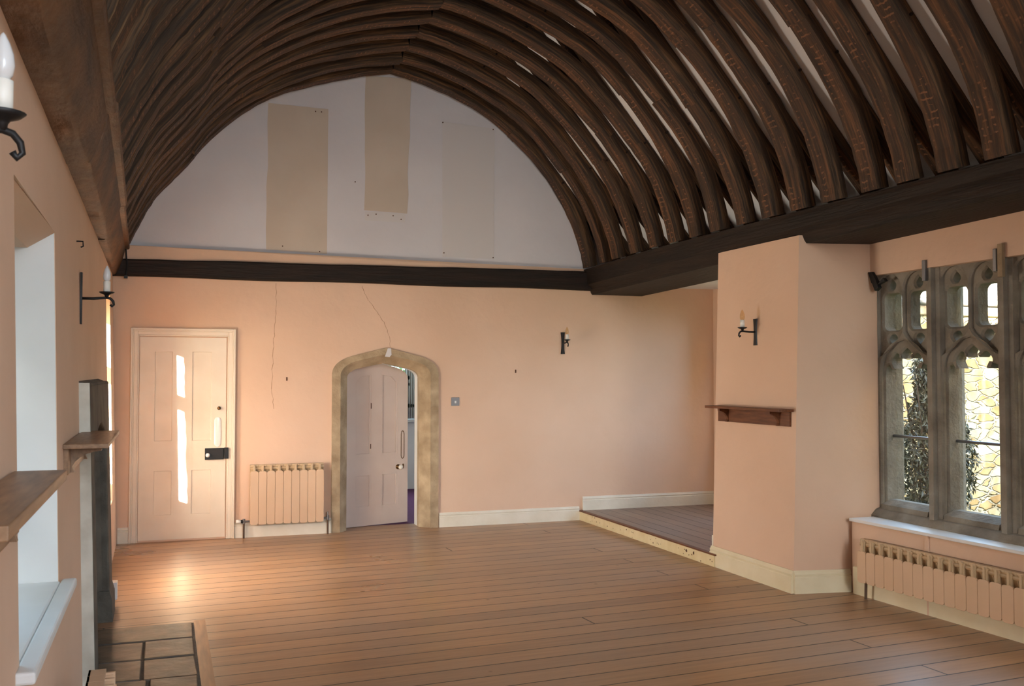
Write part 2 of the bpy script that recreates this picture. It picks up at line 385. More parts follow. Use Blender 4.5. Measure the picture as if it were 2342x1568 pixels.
def mat_rubble(name):
    m = D.materials.new(name); m.use_nodes = True
    nt = m.node_tree; N = nt.nodes; L = nt.links; b = N["Principled BSDF"]
    tc = N.new("ShaderNodeTexCoord"); mp = N.new("ShaderNodeMapping"); mp.inputs["Scale"].default_value = (3.6, 3.6, 8.6)
    L.new(tc.outputs["Object"], mp.inputs[0])
    dn = N.new("ShaderNodeTexNoise"); dn.inputs["Scale"].default_value = 1.4; L.new(mp.outputs[0], dn.inputs["Vector"])
    dv = N.new("ShaderNodeVectorMath"); dv.operation = 'MULTIPLY_ADD'; dv.inputs[1].default_value = (.5, .5, .5); L.new(dn.outputs["Color"], dv.inputs[0]); L.new(mp.outputs[0], dv.inputs[2])
    v1 = N.new("ShaderNodeTexVoronoi"); v1.feature = 'F1'; v1.inputs["Scale"].default_value = 1; L.new(dv.outputs[0], v1.inputs["Vector"])
    v2 = N.new("ShaderNodeTexVoronoi"); v2.feature = 'DISTANCE_TO_EDGE'; v2.inputs["Scale"].default_value = 1; L.new(dv.outputs[0], v2.inputs["Vector"])
    cr = N.new("ShaderNodeValToRGB"); e = cr.color_ramp.elements
    e[0].color = rgb(188, 152, 104); e[1].color = rgb(226, 208, 172); x = e.new(.45); x.color = rgb(206, 176, 128)
    sp = N.new("ShaderNodeSeparateColor"); L.new(v1.outputs["Color"], sp.inputs[0]); L.new(sp.outputs[0], cr.inputs[0])
    mo = N.new("ShaderNodeValToRGB"); mo.color_ramp.elements[0].position = .02; mo.color_ramp.elements[1].position = .09; L.new(v2.outputs["Distance"], mo.inputs[0])
    mx = N.new("ShaderNodeMixRGB"); mx.inputs[1].default_value = rgb(222, 208, 180); L.new(mo.outputs[0], mx.inputs[0]); L.new(cr.outputs[0], mx.inputs[2])
    nn = N.new("ShaderNodeTexNoise"); nn.inputs["Scale"].default_value = 5; nn.inputs["Detail"].default_value = 6; L.new(tc.outputs["Object"], nn.inputs["Vector"])
    nr = N.new("ShaderNodeValToRGB"); nr.color_ramp.elements[0].position = .35; nr.color_ramp.elements[0].color = (.62, .58, .5, 1); nr.color_ramp.elements[1].position = .6; nr.color_ramp.elements[1].color = (1, 1, 1, 1); L.new(nn.outputs["Fac"], nr.inputs[0])
    mu = N.new("ShaderNodeMixRGB"); mu.blend_type = 'MULTIPLY'; mu.inputs[0].default_value = 1; L.new(mx.outputs[0], mu.inputs[1]); L.new(nr.outputs[0], mu.inputs[2])
    L.new(mu.outputs[0], b.inputs["Base Color"]); b.inputs["Roughness"].default_value = .95; b.inputs["Specular IOR Level"].default_value = .1
    bp = N.new("ShaderNodeBump"); bp.inputs["Strength"].default_value = 1; bp.inputs["Distance"].default_value = .05; L.new(mo.outputs[0], bp.inputs["Height"]); L.new(bp.outputs[0], b.inputs["Normal"])
    return m
M['rubble'] = mat_rubble("golden_rubble_stone")

def mat_curtain(name):
    m = D.materials.new(name); m.use_nodes = True
    nt = m.node_tree; N = nt.nodes; L = nt.links; b = N["Principled BSDF"]
    tc = N.new("ShaderNodeTexCoord")
    vo = N.new("ShaderNodeTexVoronoi"); vo.inputs["Scale"].default_value = 9; L.new(tc.outputs["Object"], vo.inputs["Vector"])
    cr = N.new("ShaderNodeValToRGB"); cr.color_ramp.elements[0].position = .24; cr.color_ramp.elements[0].color = rgb(60, 74, 66); cr.color_ramp.elements[1].position = .3; cr.color_ramp.elements[1].color = rgb(216, 222, 216)
    L.new(vo.outputs["Distance"], cr.inputs[0]); L.new(cr.outputs[0], b.inputs["Base Color"]); b.inputs["Roughness"].default_value = .9
    return m
M['curtain'] = mat_curtain("floral_curtain")

# ------------------------------------------------------------------ room frame
KF = -0.0205
def FY(x): return 9.895 + KF * x                       # far wall line
def FW(u, h, out=0.0): return (u + KF * out, FY(u) - out, h)
def XL(y, h): return -.37 - .010 * y - .025 * (h - 2)  # left wall face, leaning out
def XR(h): return 4.352 + .030 * h                     # right pier face
def XB(y): return 4.777 + (5.81 - y) * .05             # wall below the bay window
YR = -3.6                                              # rear wall

# ---- floor and ground
m = MB(); m.loft([[(x, y, z) for x, y in ((-.95, YR), (5.3, YR), (5.3, 7.12), (4.36, 7.12), (4.36, 10.17), (-.95, 10.17))] for z in (-.12, 0)])
struct(m.obj("floor", M['floor']), "varnished pine floorboards running across the hall", "floor")
g = MB(); g.box((-30, -30, -.62), (40, 40, -.5))
struct(g.obj("ground", M['grass']), "rough grass outside the windows", "ground")

# ---- far wall (below the tie beam) with the arched doorway
NARCH = [(-1, 0), (-.972, .2), (-.885, .42), (-.71, .62), (-.36, .815), (0, 1.0)]
def arch(xl, xr, spring, apex, base=0.0, n=4, ax=.5):
    """outline of a four-centred arch opening, bottom left round to bottom right"""
    c = xl + (xr - xl) * ax
    L_ = [(c + (c - xl) * p[0], spring + (apex - spring) * p[1]) for p in spline(NARCH, n)]
    R_ = [(c - (xr - c) * p[0], spring + (apex - spring) * p[1]) for p in spline(NARCH, n)][::-1]
    return [(xl, base)] + L_ + R_[1:] + [(xr, base)]
hole = arch(1.66, 2.65, 1.61, 1.83)
outer = [(-.95, -.02), (hole[0][0], -.02)] + hole[1:-1] + [(hole[-1][0], -.02), (6.3, -.02), (6.3, 2.72), (-.95, 2.72)]
w = plate(outer, [], .30).xf(lambda x, y, z: FW(x, y, z - .30))
wf = struct(w.obj("wall_far", M['wall']), "peach painted end wall with white door and stone arch", "wall")
def crack(pts, parent):
    m = MB()
    P = []
    for a, b in zip(pts[:-1], pts[1:]):
        for k in range(6):
            t = k / 6; P.append((a[0] + (b[0] - a[0]) * t + random.uniform(-.007, .007), a[1] + (b[1] - a[1]) * t))
    P.append(pts[-1])
    for a, b in zip(P[:-1], P[1:]):
        wd = random.uniform(.0012, .0028)
        m.hexa([FW(a[0] - wd, a[1], .0), FW(a[0] + wd, a[1], .0), FW(b[0] + wd, b[1], .0), FW(b[0] - wd, b[1], .0)],
               [FW(a[0] - wd, a[1], .0012), FW(a[0] + wd, a[1], .0012), FW(b[0] + wd, b[1], .0012), FW(b[0] - wd, b[1], .0012)])
    return m.obj("plaster_crack", M['crack'], parent)
M['crack'] = mat("plaster_crack", rgb(166, 128, 100), .9)
crack([(1.04, 2.52), (1.043, 2.25), (1.026, 2.02), (1.012, 1.85), (1.005, 1.46), (1.025, 1.26)], wf)
crack([(1.90, 2.52), (1.94, 2.42), (1.985, 2.35), (2.08, 2.23), (2.145, 2.13), (2.19, 2.0), (2.2, 1.89)], wf)
for (u, h) in ((1.15, 1.56), (3.58, 1.64)):
    MB().box((-.012, -.018, 0), (.012, .018, .004)).xf(lambda x, y, z: FW(u + x * .6, h + y, z)).obj("wall_plug", M['chip'], wf)

# ---- gable above the tie beam
LUN = [(-.334, 2.846), (-.208, 3.106), (-.091, 3.30), (.067, 3.494), (.207, 3.667), (.348, 3.855), (.636, 4.136), (.973, 4.36), (1.32, 4.518), (1.765, 4.657), (2.177, 4.742),
       (2.458, 4.69), (2.89, 4.55), (3.333, 4.318), (3.685, 4.023), (3.993, 3.68), (4.201, 3.36), (4.331, 3.048), (4.394, 2.781)]
PITCH = math.radians(50)
nR = Vector((math.sin(PITCH), math.cos(PITCH))); nL = Vector((-math.sin(PITCH), math.cos(PITCH)))
sR = max(nR.dot(Vector(p)) for p in LUN) + .035
sL = max(nL.dot(Vector(p)) for p in LUN) + .035
def roof_h(x, off=0.0):     # underside line of the rafters (+off outward)
    return min((sR + off - nR.x * x) / nR.y, (sL + off - nL.x * x) / nL.y)
def roof_x(h, side, off=0.0):
    return (sR + off - nR.y * h) / nR.x if side > 0 else (sL + off - nL.y * h) / nL.x
apx = (sR - sL) / (2 * nR.x); aph = roof_h(apx)
gp = [(-.95, 2.66), (5.4, 2.66), (roof_x(2.7, 1, .3), 2.7), (apx, aph + .5), (roof_x(2.7, -1, .3), 2.7)]
gp = [(-1.3, 2.68), (6.0, 2.68), (apx, aph + .75)]
w = plate(gp, [], .25).xf(lambda x, y, z: FW(x, y, z - .275))
wg = struct(w.obj("wall_gable", M['gable']), "pale grey gable end under the arched roof timbers", "wall")
def wallpatch(poly, mt, name, th=.003):
    return plate(poly, [], th).xf(lambda x, y, z: FW(x, y, z - .0255)).obj(name, mt, wg)
def wob(p, q, n=7, a=.008): return [(p[0] + (q[0] - p[0]) * k / n + (random.uniform(-a, a) if 0 < k < n else 0), p[1] + (q[1] - p[1]) * k / n) for k in range(n + 1)]
wallpatch(wob((.94, 2.86), (.948, 4.345)) + wob((1.55, 4.335), (1.545, 2.84), 5, .002), M['patch'], "beige_patch")
wallpatch(wob((1.925, 3.31), (1.935, 4.72)) + wob((2.42, 4.74), (2.38, 3.30)), M['patch'], "beige_patch")
wallpatch([(1.93, 3.203), (1.935, 3.296), (2.36, 3.296), (2.355, 3.203)], M['patch2'], "paper_patch")
wallpatch([(2.763, 2.855), (2.76, 4.31), (3.345, 4.28), (3.339, 2.855)], M['patch2'], "paper_patch")
for (u, h) in ((1.965, 3.26), (2.05, 3.275), (2.23, 3.268), (2.315, 3.235), (1.42, 4.30), (1.48, 4.30), (2.765, 4.3), (3.33, 4.27), (1.1, 2.9), (1.47, 2.86), (2.78, 2.9), (3.33, 2.87), (1.83, 3.6)):
    MB().lathe([(.007, 0), (.007, .004)], (0, 0, 0), 8).xf(lambda x, y, z: FW(u + x, h + y, z - .0235)).obj("nail_hole", M['chip'], wg)
# plaster ledge between tie beam and gable
lg = MB().hexa([FW(-.5, 2.69, -.03), FW(4.42, 2.74, -.03), FW(4.42, 2.74, .035), FW(-.5, 2.69, .035)],
               [FW(-.5, 2.852, -.03), FW(4.42, 2.782, -.03), FW(4.42, 2.777, .02), FW(-.5, 2.844, .02)])
struct(lg.obj("trim_1", M['wall']), "sloping plaster ledge above the tie beam", "ledge")

# ---- tie beam
tb = MB()
P = []
for k in range(25):
    u = -.49 + (4.46 + .49) * k / 24
    top = 2.708 + (2.752 - 2.708) * (u + .49) / 4.95 + random.uniform(-.004, .004); bot = 2.542 + .012 * math.sin(k * .7) * .4
    P.append([FW(u, bot, -.05), FW(u, bot + .0, .052), FW(u, bot + .012, .066), FW(u, top - .015, .066), FW(u, top, .05), FW(u, top, -.05)])
tb.loft(P)
tag(tb.obj("tie_beam", M['beamx'], angle=35), "dark oak tie beam running straight across the far end wall", "beam", kind="thing")

# ---- left wall
LW1 = (2.98, 4.15, .77, 2.16)       # window by the camera
FP = (5.62, 6.84, 0, 1.34)          # fireplace opening
LW2 = (8.47, 9.19, .50, 2.30)       # slit window beyond the fireplace
ys = [YR, 0, 1.5, 2.5, 5.2, 7.2, 8.0, 9.88]; hs = [-.02, .4, 1.0, 1.6, 2.35, 3.1]
LWB = (7.25, 8.14, .45, 1.5)            # added window, unseen behind the chimneypiece, holds a fill lamp
LW0 = (-2.6, -.5, .77, 2.2)          # added unseen opening behind the camera, lets in more daylight
w = grid_wall(ys, hs, [LW0, LW1, FP, LWB, LW2], lambda y, h, d: (XL(y, h) - d, y, h), .46)
wl = struct(w.obj("wall_left", M['wall']), "peach painted left wall with fireplace and window recess", "wall")
# white reveals lining the near window
wn2 = empty("window_2", (XL(3.56, .77) - .4, 3.56, .77)); struct(wn2, "deep white window recess in the left wall by the camera", "window")
rv = MB()
rv.hexa([(XL(LW1[1], .77) - .002, LW1[1] - .006, .77), (XL(LW1[1], 2.16) - .002, LW1[1] - .006, 2.16), (XL(LW1[1], 2.16) - .44, LW1[1] - .006, 2.16), (XL(LW1[1], .77) - .44, LW1[1] - .006, .77)],
        [(XL(LW1[1], .77) - .002, LW1[1], .77), (XL(LW1[1], 2.16) - .002, LW1[1], 2.16), (XL(LW1[1], 2.16) - .44, LW1[1], 2.16), (XL(LW1[1], .77) - .44, LW1[1], .77)])
rv.obj("reveal", M['white'], wn2)
hd = MB()
a0 = XL(3.5, 2.16)
hd.loft([[(a0 - .004, y, 2.158), (a0 - .10, y, 2.095), (a0 - .44, y, 2.095), (a0 - .44, y, 2.158)] for y in (LW1[0] + .01, LW1[1] - .007)])
hd.obj("chamfered_head", M['wall'], wn2)
sl = MB(); a1 = XL(3.5, .77)
sl.box((a1 - .44, LW1[0] + .01, .772), (a1 + .0, LW1[1] - .007, .80)); sl.box((a1 - .0, LW1[0] - .08, .765), (a1 + .055, LW1[1] + .04, .80))
sl.obj("sill", M['white'], wn2, bevel=.008)
fr = MB(); fx = a1 - .38
for y in (LW1[0], LW1[1] - .05, (LW1[0] + LW1[1]) / 2 - .03): fr.box((fx - .05, y + .006, .79), (fx, y + .05, 2.12))
fr.box((fx - .05, LW1[0] + .01, 1.45), (fx, LW1[1] - .01, 1.50)); fr.box((fx - .05, LW1[0] + .01, .79), (fx, LW1[1] - .01, .85)); fr.box((fx - .05, LW1[0] + .01, 2.05), (fx, LW1[1] - .01, 2.12))
fr.obj("frame", M['white'], wn2, bevel=.004)
MB().box((fx - .028, LW1[0] + .02, .82), (fx - .022, LW1[1] - .02, 2.1)).obj("glass_pane", M['glass'], wn2)
# slit window: rough stone frame near the outer face lets one blade of sun in
wn3 = empty("window_3", (XL(8.8, .8) - .42, 8.8, .8)); struct(wn3, "narrow stone window beyond the fireplace letting in sun", "window")
SUN = Vector((.62, .755, 0)).normalized(); SLOPE = .28
xo = -.95
edge = []
for k in range(37):
    h = .70 + 1.7 * k / 36
    hs_ = h - SLOPE * (.1 - xo) / SUN.x          # height where this ray lands on the door
    wdt = .084 - .045 * min(max((hs_ - .37) / 1.4, 0), 1) + random.uniform(-.007, .007)
    yin = 9.19 - wdt / (SUN.x / SUN.y)
    edge.append((yin - (XL(8.8, 1.4) - xo) * SUN.y / SUN.x, h))
dropo = SLOPE * (.1 - xo) / SUN.x
h0, h1, ht0, ht1 = .385 + dropo, 1.79 + dropo, 1.27 + dropo, 1.396 + dropo
def seg(lo, hi): return [e for e in edge if lo < e[1] < hi]
def slot(lo, hi):
    s_ = seg(lo, hi); return [(s_[0][0], lo)] + s_ + [(s_[-1][0], hi), (9.10, hi), (9.10, lo)]
w = plate([(8.40, .45), (9.25, .45), (9.25, 2.42), (8.40, 2.42)], [slot(h0, ht0), slot(ht1, min(h1, 2.36))], .05).xf(lambda y, h, z: (xo + z, y, h))
w.obj("stone_frame", M['archstone'], wn3)

w5 = empty("added_window", (-.86, 7.7, .45)); struct(w5, "added low window, unseen, in the left wall past the chimneypiece", "window")  # window added to hold the fill lamp for the pier
f5 = MB()
for y in (7.25, 7.67, 8.09): f5.box((-.82, y, .45), (-.77, y + .05, 1.5))
f5.box((-.82, 7.25, .45), (-.77, 8.14, .5)).box((-.82, 7.25, 1.45), (-.77, 8.14, 1.5)); f5.obj("frame", M['white'], w5)
MB().box((-.80, 7.28, .48), (-.794, 8.11, 1.47)).obj("glass_pane", M['glass'], w5)

# ---- added unseen hedge on the left, blocks low sun and sky from the windows
M['hedge'] = mat("dark_blocker_hedge", rgb(74, 84, 52), .9, .1, var=rgb(40, 48, 30), vscale=6, bump=1, bscale=12)
nb = MB(); hp_ = []
for k in range(27):
    y = -24 + 29.4 * k / 26; a = random.uniform(-.08, .08)
    t_ = 9.0 if y < -6.4 else 5.0; w_ = 1.2 if y < 3 else .3; hp_.append([(-3.0 + a * .3, y, -.5), (-2.98 + a * .3, y, 2.0), (-3.03, y, t_ - .3 + a), (-3.0 - w_ / 2, y, t_ + a), (-3 - w_, y, t_ - .3), (-3 - w_, y, -.5)])
nb.loft(hp_)
struct(nb.obj("hedge_sun_blocker", M['hedge'], smooth=True), "added tall hedge blocking light outside the left windows", "hedge")

# ---- added unseen roughcast block outside the bay, cuts sky light on the return
nb = MB().box((8.0, -9, -.5), (9.6, 3.7, 6.4)); nb.loft([[(7.8, y, 6.4), (8.8, y, 7.4), (9.8, y, 6.4)] for y in (-9.1, 3.8)])
struct(nb.obj("bay_sky_blocker", M['render']), "added roughcast block shading the near end of the bay window", "building")

# ---- rear wall behind the camera, wide window added for fill light
w = grid_wall([-.95, 5.3], [-.02, 6.7], [(.9, 3.3, 1.5, 4.4)], lambda x, h, d: (x, YR - d, h), .3)
struct(w.obj("wall_rear", M['wall']), "peach wall behind the camera with an added wide window", "wall")

# ---- right side: pier, bay return, wall below the bay window, header, near jamb
def prism(poly, h0, h1, lean):
    """poly [(x,y)] at floor; lean[i] = dx per metre of height at that corner"""
    m = MB()
    m.loft([[(p[0] + l * h, p[1], h) for p, l in zip(poly, lean)] for h in (h0, .9, 1.8, h1)])
    return m
pier = prism([(4.352, 7.10), (4.352, 5.99), (5.085, 5.862), (5.14, 6.05), (5.55, 7.10)], -.01, 2.64, [.03, .03, .0, 0, 0])
struct(pier.obj("wall_pier", M['wall']), "peach wall pier between platform recess and bay window", "wall")
def bayx(y, h, d): return (XB(y) + d, y, h)
w = grid_wall([-1.2, 2, 4, 5.86], [-.01, .2, .53], [], bayx, .5)
struct(w.obj("wall_bay", M['wall']), "peach wall under the bay window behind the radiator", "wall")
hdm = MB().box((4.985, -1.2, 2.345), (5.5, 5.88, 2.9))
struct(hdm.obj("wall_header", M['wall']), "peach wall strip between bay window and side beam", "wall")
jm = MB().box((4.36, YR, -.01), (5.5, -1.2, 2.9))
struct(jm.obj("wall_right", M['wall']), "peach right wall beyond the bay, behind the camera", "wall")
up = MB().box((5.08, YR, 2.72), (5.5, 9.9, 2.79)).box((5.2, 7.1, 2.62), (5.5, 9.9, 2.79))
struct(up.obj("wall_upper", M['wall']), "masonry above the side beam carrying the rafters", "wall")
# recess beyond the pier
w = grid_wall([7.12, 9.95], [-.01, 2.75], [(7.5, 9.35, .9, 2.35)], lambda y, h, d: (6.02 + d, y, h), .13)
struct(w.obj("wall_recess", M['wall']), "outer wall of the platform recess behind the pier", "wall")
rc = MB().box((4.9, 7.0, 2.60), (6.15, 9.86, 2.70)); struct(rc.obj("ceiling_recess", M['plaster']), "flat ceiling over the platform recess", "ceiling")
rc = MB().box((5.52, 7.09, -.01), (6.10, 7.14, 2.7)); struct(rc.obj("wall_recess_return", M['wall']), "return wall closing the platform recess", "wall")
# platform
pf = MB().box((4.345, 7.10, -.01), (6.02, 9.86, .105))
struct(pf.obj("floor_platform", M['platfloor']), "low raised platform of worn grey boards in the recess", "floor")
st = empty("trim_2", (4.33, 8.45, 0)); struct(st, "cream painted front board of the platform step", "trim")
MB().box((4.318, 7.02, .0), (4.345, 9.79, .095)).obj("riser_board", M['cream'], st, bevel=.003)
MB().box((4.312, 7.0, .095), (4.36, 9.79, .108)).obj("nosing", M['shelf'], st, bevel=.003)
random.seed(5)
ch = MB()
for k in range(34):
    y = random.uniform(7.05, 9.6); h = random.uniform(.01, .088); s_ = random.choice([.004, .005, .007]) 
    if k in (3, 9): y = 7.35 + .12 * (k == 3); h = .06; s_ = .016
    pts = [(y + s_ * random.uniform(.6, 1.3) * math.cos(t), h + s_ * random.uniform(.6, 1.3) * math.sin(t)) for t in [i * math.pi / 3 for i in range(6)]]
    ch.loft([[(4.318 - d, p[0], p[1]) for p in pts] for d in (0, .0012)])
pc = ch.obj("paint_chips", M['chip'], st); pc["kind"] = "stuff"

# ---- baseboards
def base_far(u0, u1, hb, name, label, mt='skirt', h=.15):
    o = empty(name, FW((u0 + u1) / 2, hb, 0)); struct(o, label, "baseboard")
    MB().loft([[FW(u, hb, 0), FW(u, hb, .022), FW(u, hb + h * .72, .022), FW(u, hb + h * .76, .015), FW(u, hb + h * .86, .020), FW(u, hb + h * .92, .012), FW(u, hb + h, .008), FW(u, hb + h, 0)] for u in (u0, u1)]).obj("board", M[mt], o)
base_far(.655, 1.60, 0, "baseboard_far", "white skirting below the small radiator on the far wall")
base_far(2.725, 4.318, 0, "baseboard_far_right", "white skirting right of the stone arch on the far wall")
base_far(4.36, 6.02, .105, "baseboard_platform", "white skirting along the back of the raised platform")
base_far(-.41, -.315, 0, "baseboard_far_left", "short white skirting left of the panelled door")
def base_run(pts, name, label, h=.165, mt='cream2', flat=False, lean=0):
    """pts: floor polyline, board projects to the left of travel"""
    m = MB(); P = [Vector(p) for p in pts]; rings = []
    prof = [(0, 0), (.024, 0), (.024, h * .7), (.016, h * .74), (.021, h * .84), (.012, h * .92), (.008, h), (0, h)] if not flat else [(0, 0), (.012, 0), (.012, h - .006), (.008, h), (0, h)]
    for i, p in enumerate(P):
        d0 = (P[i] - P[i - 1]).normalized() if i else (P[1] - P[0]).normalized()
        d1 = (P[i + 1] - P[i]).normalized() if i < len(P) - 1 else d0
        n0 = Vector((-d0.y, d0.x)); n1 = Vector((-d1.y, d1.x)); n = (n0 + n1); n = n / n.dot(n0)
        rings.append([(p.x + n.x * a, p.y + n.y * a, z) for a, z in prof])
    m.loft(rings)
    return struct(m.obj(name, M[mt]), label, "baseboard")
M['cream2'] = mat("cream_skirting_paint", rgb(233, 224, 194), .42, .45, var=rgb(224, 212, 178), vscale=5, bump=.08, bscale=25)
base_run([(4.352, 5.985), (4.352, 7.11)][::1], "baseboard_pier", "cream skirting along the front of the wall pier")
base_run([(4.79, 5.907), (4.352, 5.987)], "baseboard_bay_return", "cream skirting on the bay return beside the long radiator")
base_run([(XB(-1.2), -1.2), (XB(5.84), 5.84)], "baseboard_bay", "flat cream painted band under the long radiator", .20, 'cream2', True)
MB_ = MB().box((4.352 + .002, 7.095, .105), (4.44, 7.112, .25)); struct(MB_.obj("baseboard_pier_end", M['skirt']), "skirting end on the pier side above the platform", "baseboard")

# ---- ceiling plaster between the rafters
for nm, sd, lb in (("ceiling", 1, "right"), ("ceiling_left", -1, "left")):
    o1 = .068; xs = roof_x(2.55, sd, o1)
    ap = ((sR - sL) / (2 * nR.x), (sR + o1 - nR.x * apx) / nR.y)
    q = [(xs, 2.55), (ap[0], ap[1]), (ap[0], ap[1] + .12), (xs + sd * .10, 2.55)]
    c = MB().loft([[(x, y, h) for x, h in q] for y in (YR, 9.95)])
    struct(c.obj(nm, M['plaster']), "white plaster roof slope behind the %s hand rafters" % lb, "ceiling")

# ---- right side beam
def beam_ring(y):
    b = 2.497 + (9.72 - y) * .0225; t = 2.772 + min(9.72 - y, 1.5) * .022
    j = lambda a: random.uniform(-a, a)
    return [(5.1, y, b), (4.485 + j(.003), y, b), (4.47 + j(.003), y, b + .02), (4.455, y, b + .065), (4.40, y, b + .105), (4.392 + j(.003), y, t - .03), (4.372 + j(.003), y, t - .012), (4.372, y, t), (5.1, y, t)]
random.seed(3)
bm_ = MB().loft([beam_ring(9.83 - .28 * k) for k in range(41)])
tag(bm_.obj("side_beam", M['beam'], angle=40), "long dark oak beam under the rafter feet along the right side", "beam", kind="thing")

# ---- left cornice plate
cp = empty("cornice_beam", (-.45, 6.4, 2.55)); tag(cp, "brown moulded timber cornice along the top of the left wall", "beam", kind="thing")
def plate_ring(y, dz, dx):
    x0 = -.335 + (9.9 - y) * .0205 + dx
    pr_ = [(-.5, 2.55), (-.135, 2.552), (-.115, 2.565), (-.085, 2.63), (-.06, 2.70), (-.045, 2.775), (-.04, 2.795), (-.008, 2.80), (0, 2.81), (.0, 2.845), (-.01, 2.856), (-.5, 2.856)]
    return [(x0 + a, y + 0, h + dz + random.uniform(-.003, .003)) for a, h in pr_]
for (y0, y1, dz, dx) in ((9.88, 7.35, 0, 0), (7.345, 4.75, .006, .012), (4.745, 1.2, .0, .004), (1.195, YR, 0, 0)):
    n = max(2, int((y0 - y1) / .25))
    MB().loft([plate_ring(y0 + (y1 - y0) * k / n, dz, dx) for k in range(n + 1)]).obj("cornice_length", M['plate'], cp, angle=35)

# ---- arched rafters
RY = [9.735, 9.35, 9.0, 8.60, 8.18, 7.80, 7.43, 7.06, 6.67, 6.30, 5.93, 5.57, 5.19, 4.85, 4.50, 4.13, 3.77, 3.40, 3.03, 2.66]
ORD = ["first", "second", "third", "fourth", "fifth", "sixth", "seventh", "eighth", "ninth", "tenth", "eleventh", "twelfth", "thirteenth", "fourteenth", "fifteenth", "sixteenth", "seventeenth", "eighteenth", "nineteenth", "twentieth"]
def strip_mesh(pts, nrm, depth, y, wd, name, jit=.006, taper=None):
    """bar following pts (x,h) with outward normals nrm; uv: soffit u 0..1, others >1"""
    vs = []; s_ = 0; arc = [0]
    for a, b in zip(pts[:-1], pts[1:]): s_ += (Vector(b) - Vector(a)).length; arc.append(s_)
    ph = random.uniform(0, 9); ph2 = random.uniform(0, 9)
    for i, (p, n) in enumerate(zip(pts, nrm)):
        j1 = jit * math.sin(arc[i] * 5.1 + ph) + random.uniform(-jit, jit) * .5; j2 = jit * math.sin(arc[i] * 3.3 + ph2)
        d = depth if taper is None else taper[i]
        a = Vector(p) + Vector(n) * j1; b = Vector(p) + Vector(n) * d
        w0 = wd / 2 + j2 * .6
        vs += [(a.x, y - w0 + j2, a.y), (a.x, y + w0 + j2, a.y), (b.x, y + wd / 2, b.y), (b.x, y - wd / 2, b.y)]
    fs = []; uvs = []
    for i in range(len(pts) - 1):
        A = 4 * i; B = A + 4
        for (k, l, u0, u1) in ((0, 1, 0., 1.), (1, 2, 1.1, 2.1), (2, 3, 2.2, 3.2), (3, 0, 3.3, 4.3)):
            fs.append((A + k, A + l, B + l, B + k)); uvs += [(u0, arc[i]), (u1, arc[i]), (u1, arc[i + 1]), (u0, arc[i + 1])]
    n = 4 * (len(pts) - 1)
    fs += [(3, 2, 1, 0), (n, n + 1, n + 2, n + 3)]; uvs += [(1.2, 0), (1.3, 0), (1.3, .1), (1.2, .1)] * 2
    me = D.meshes.new(name); me.from_pydata(vs, [], fs)
    uvl = me.uv_layers.new(name="UVMap")
    for i, q in enumerate(uvs): uvl.data[i].uv = q
    bm = bmesh.new(); bm.from_mesh(me); bmesh.ops.recalc_face_normals(bm, faces=bm.faces); bm.to_mesh(me); bm.free()
    return me
IA = 10  # apex index in LUN
random.seed(11)
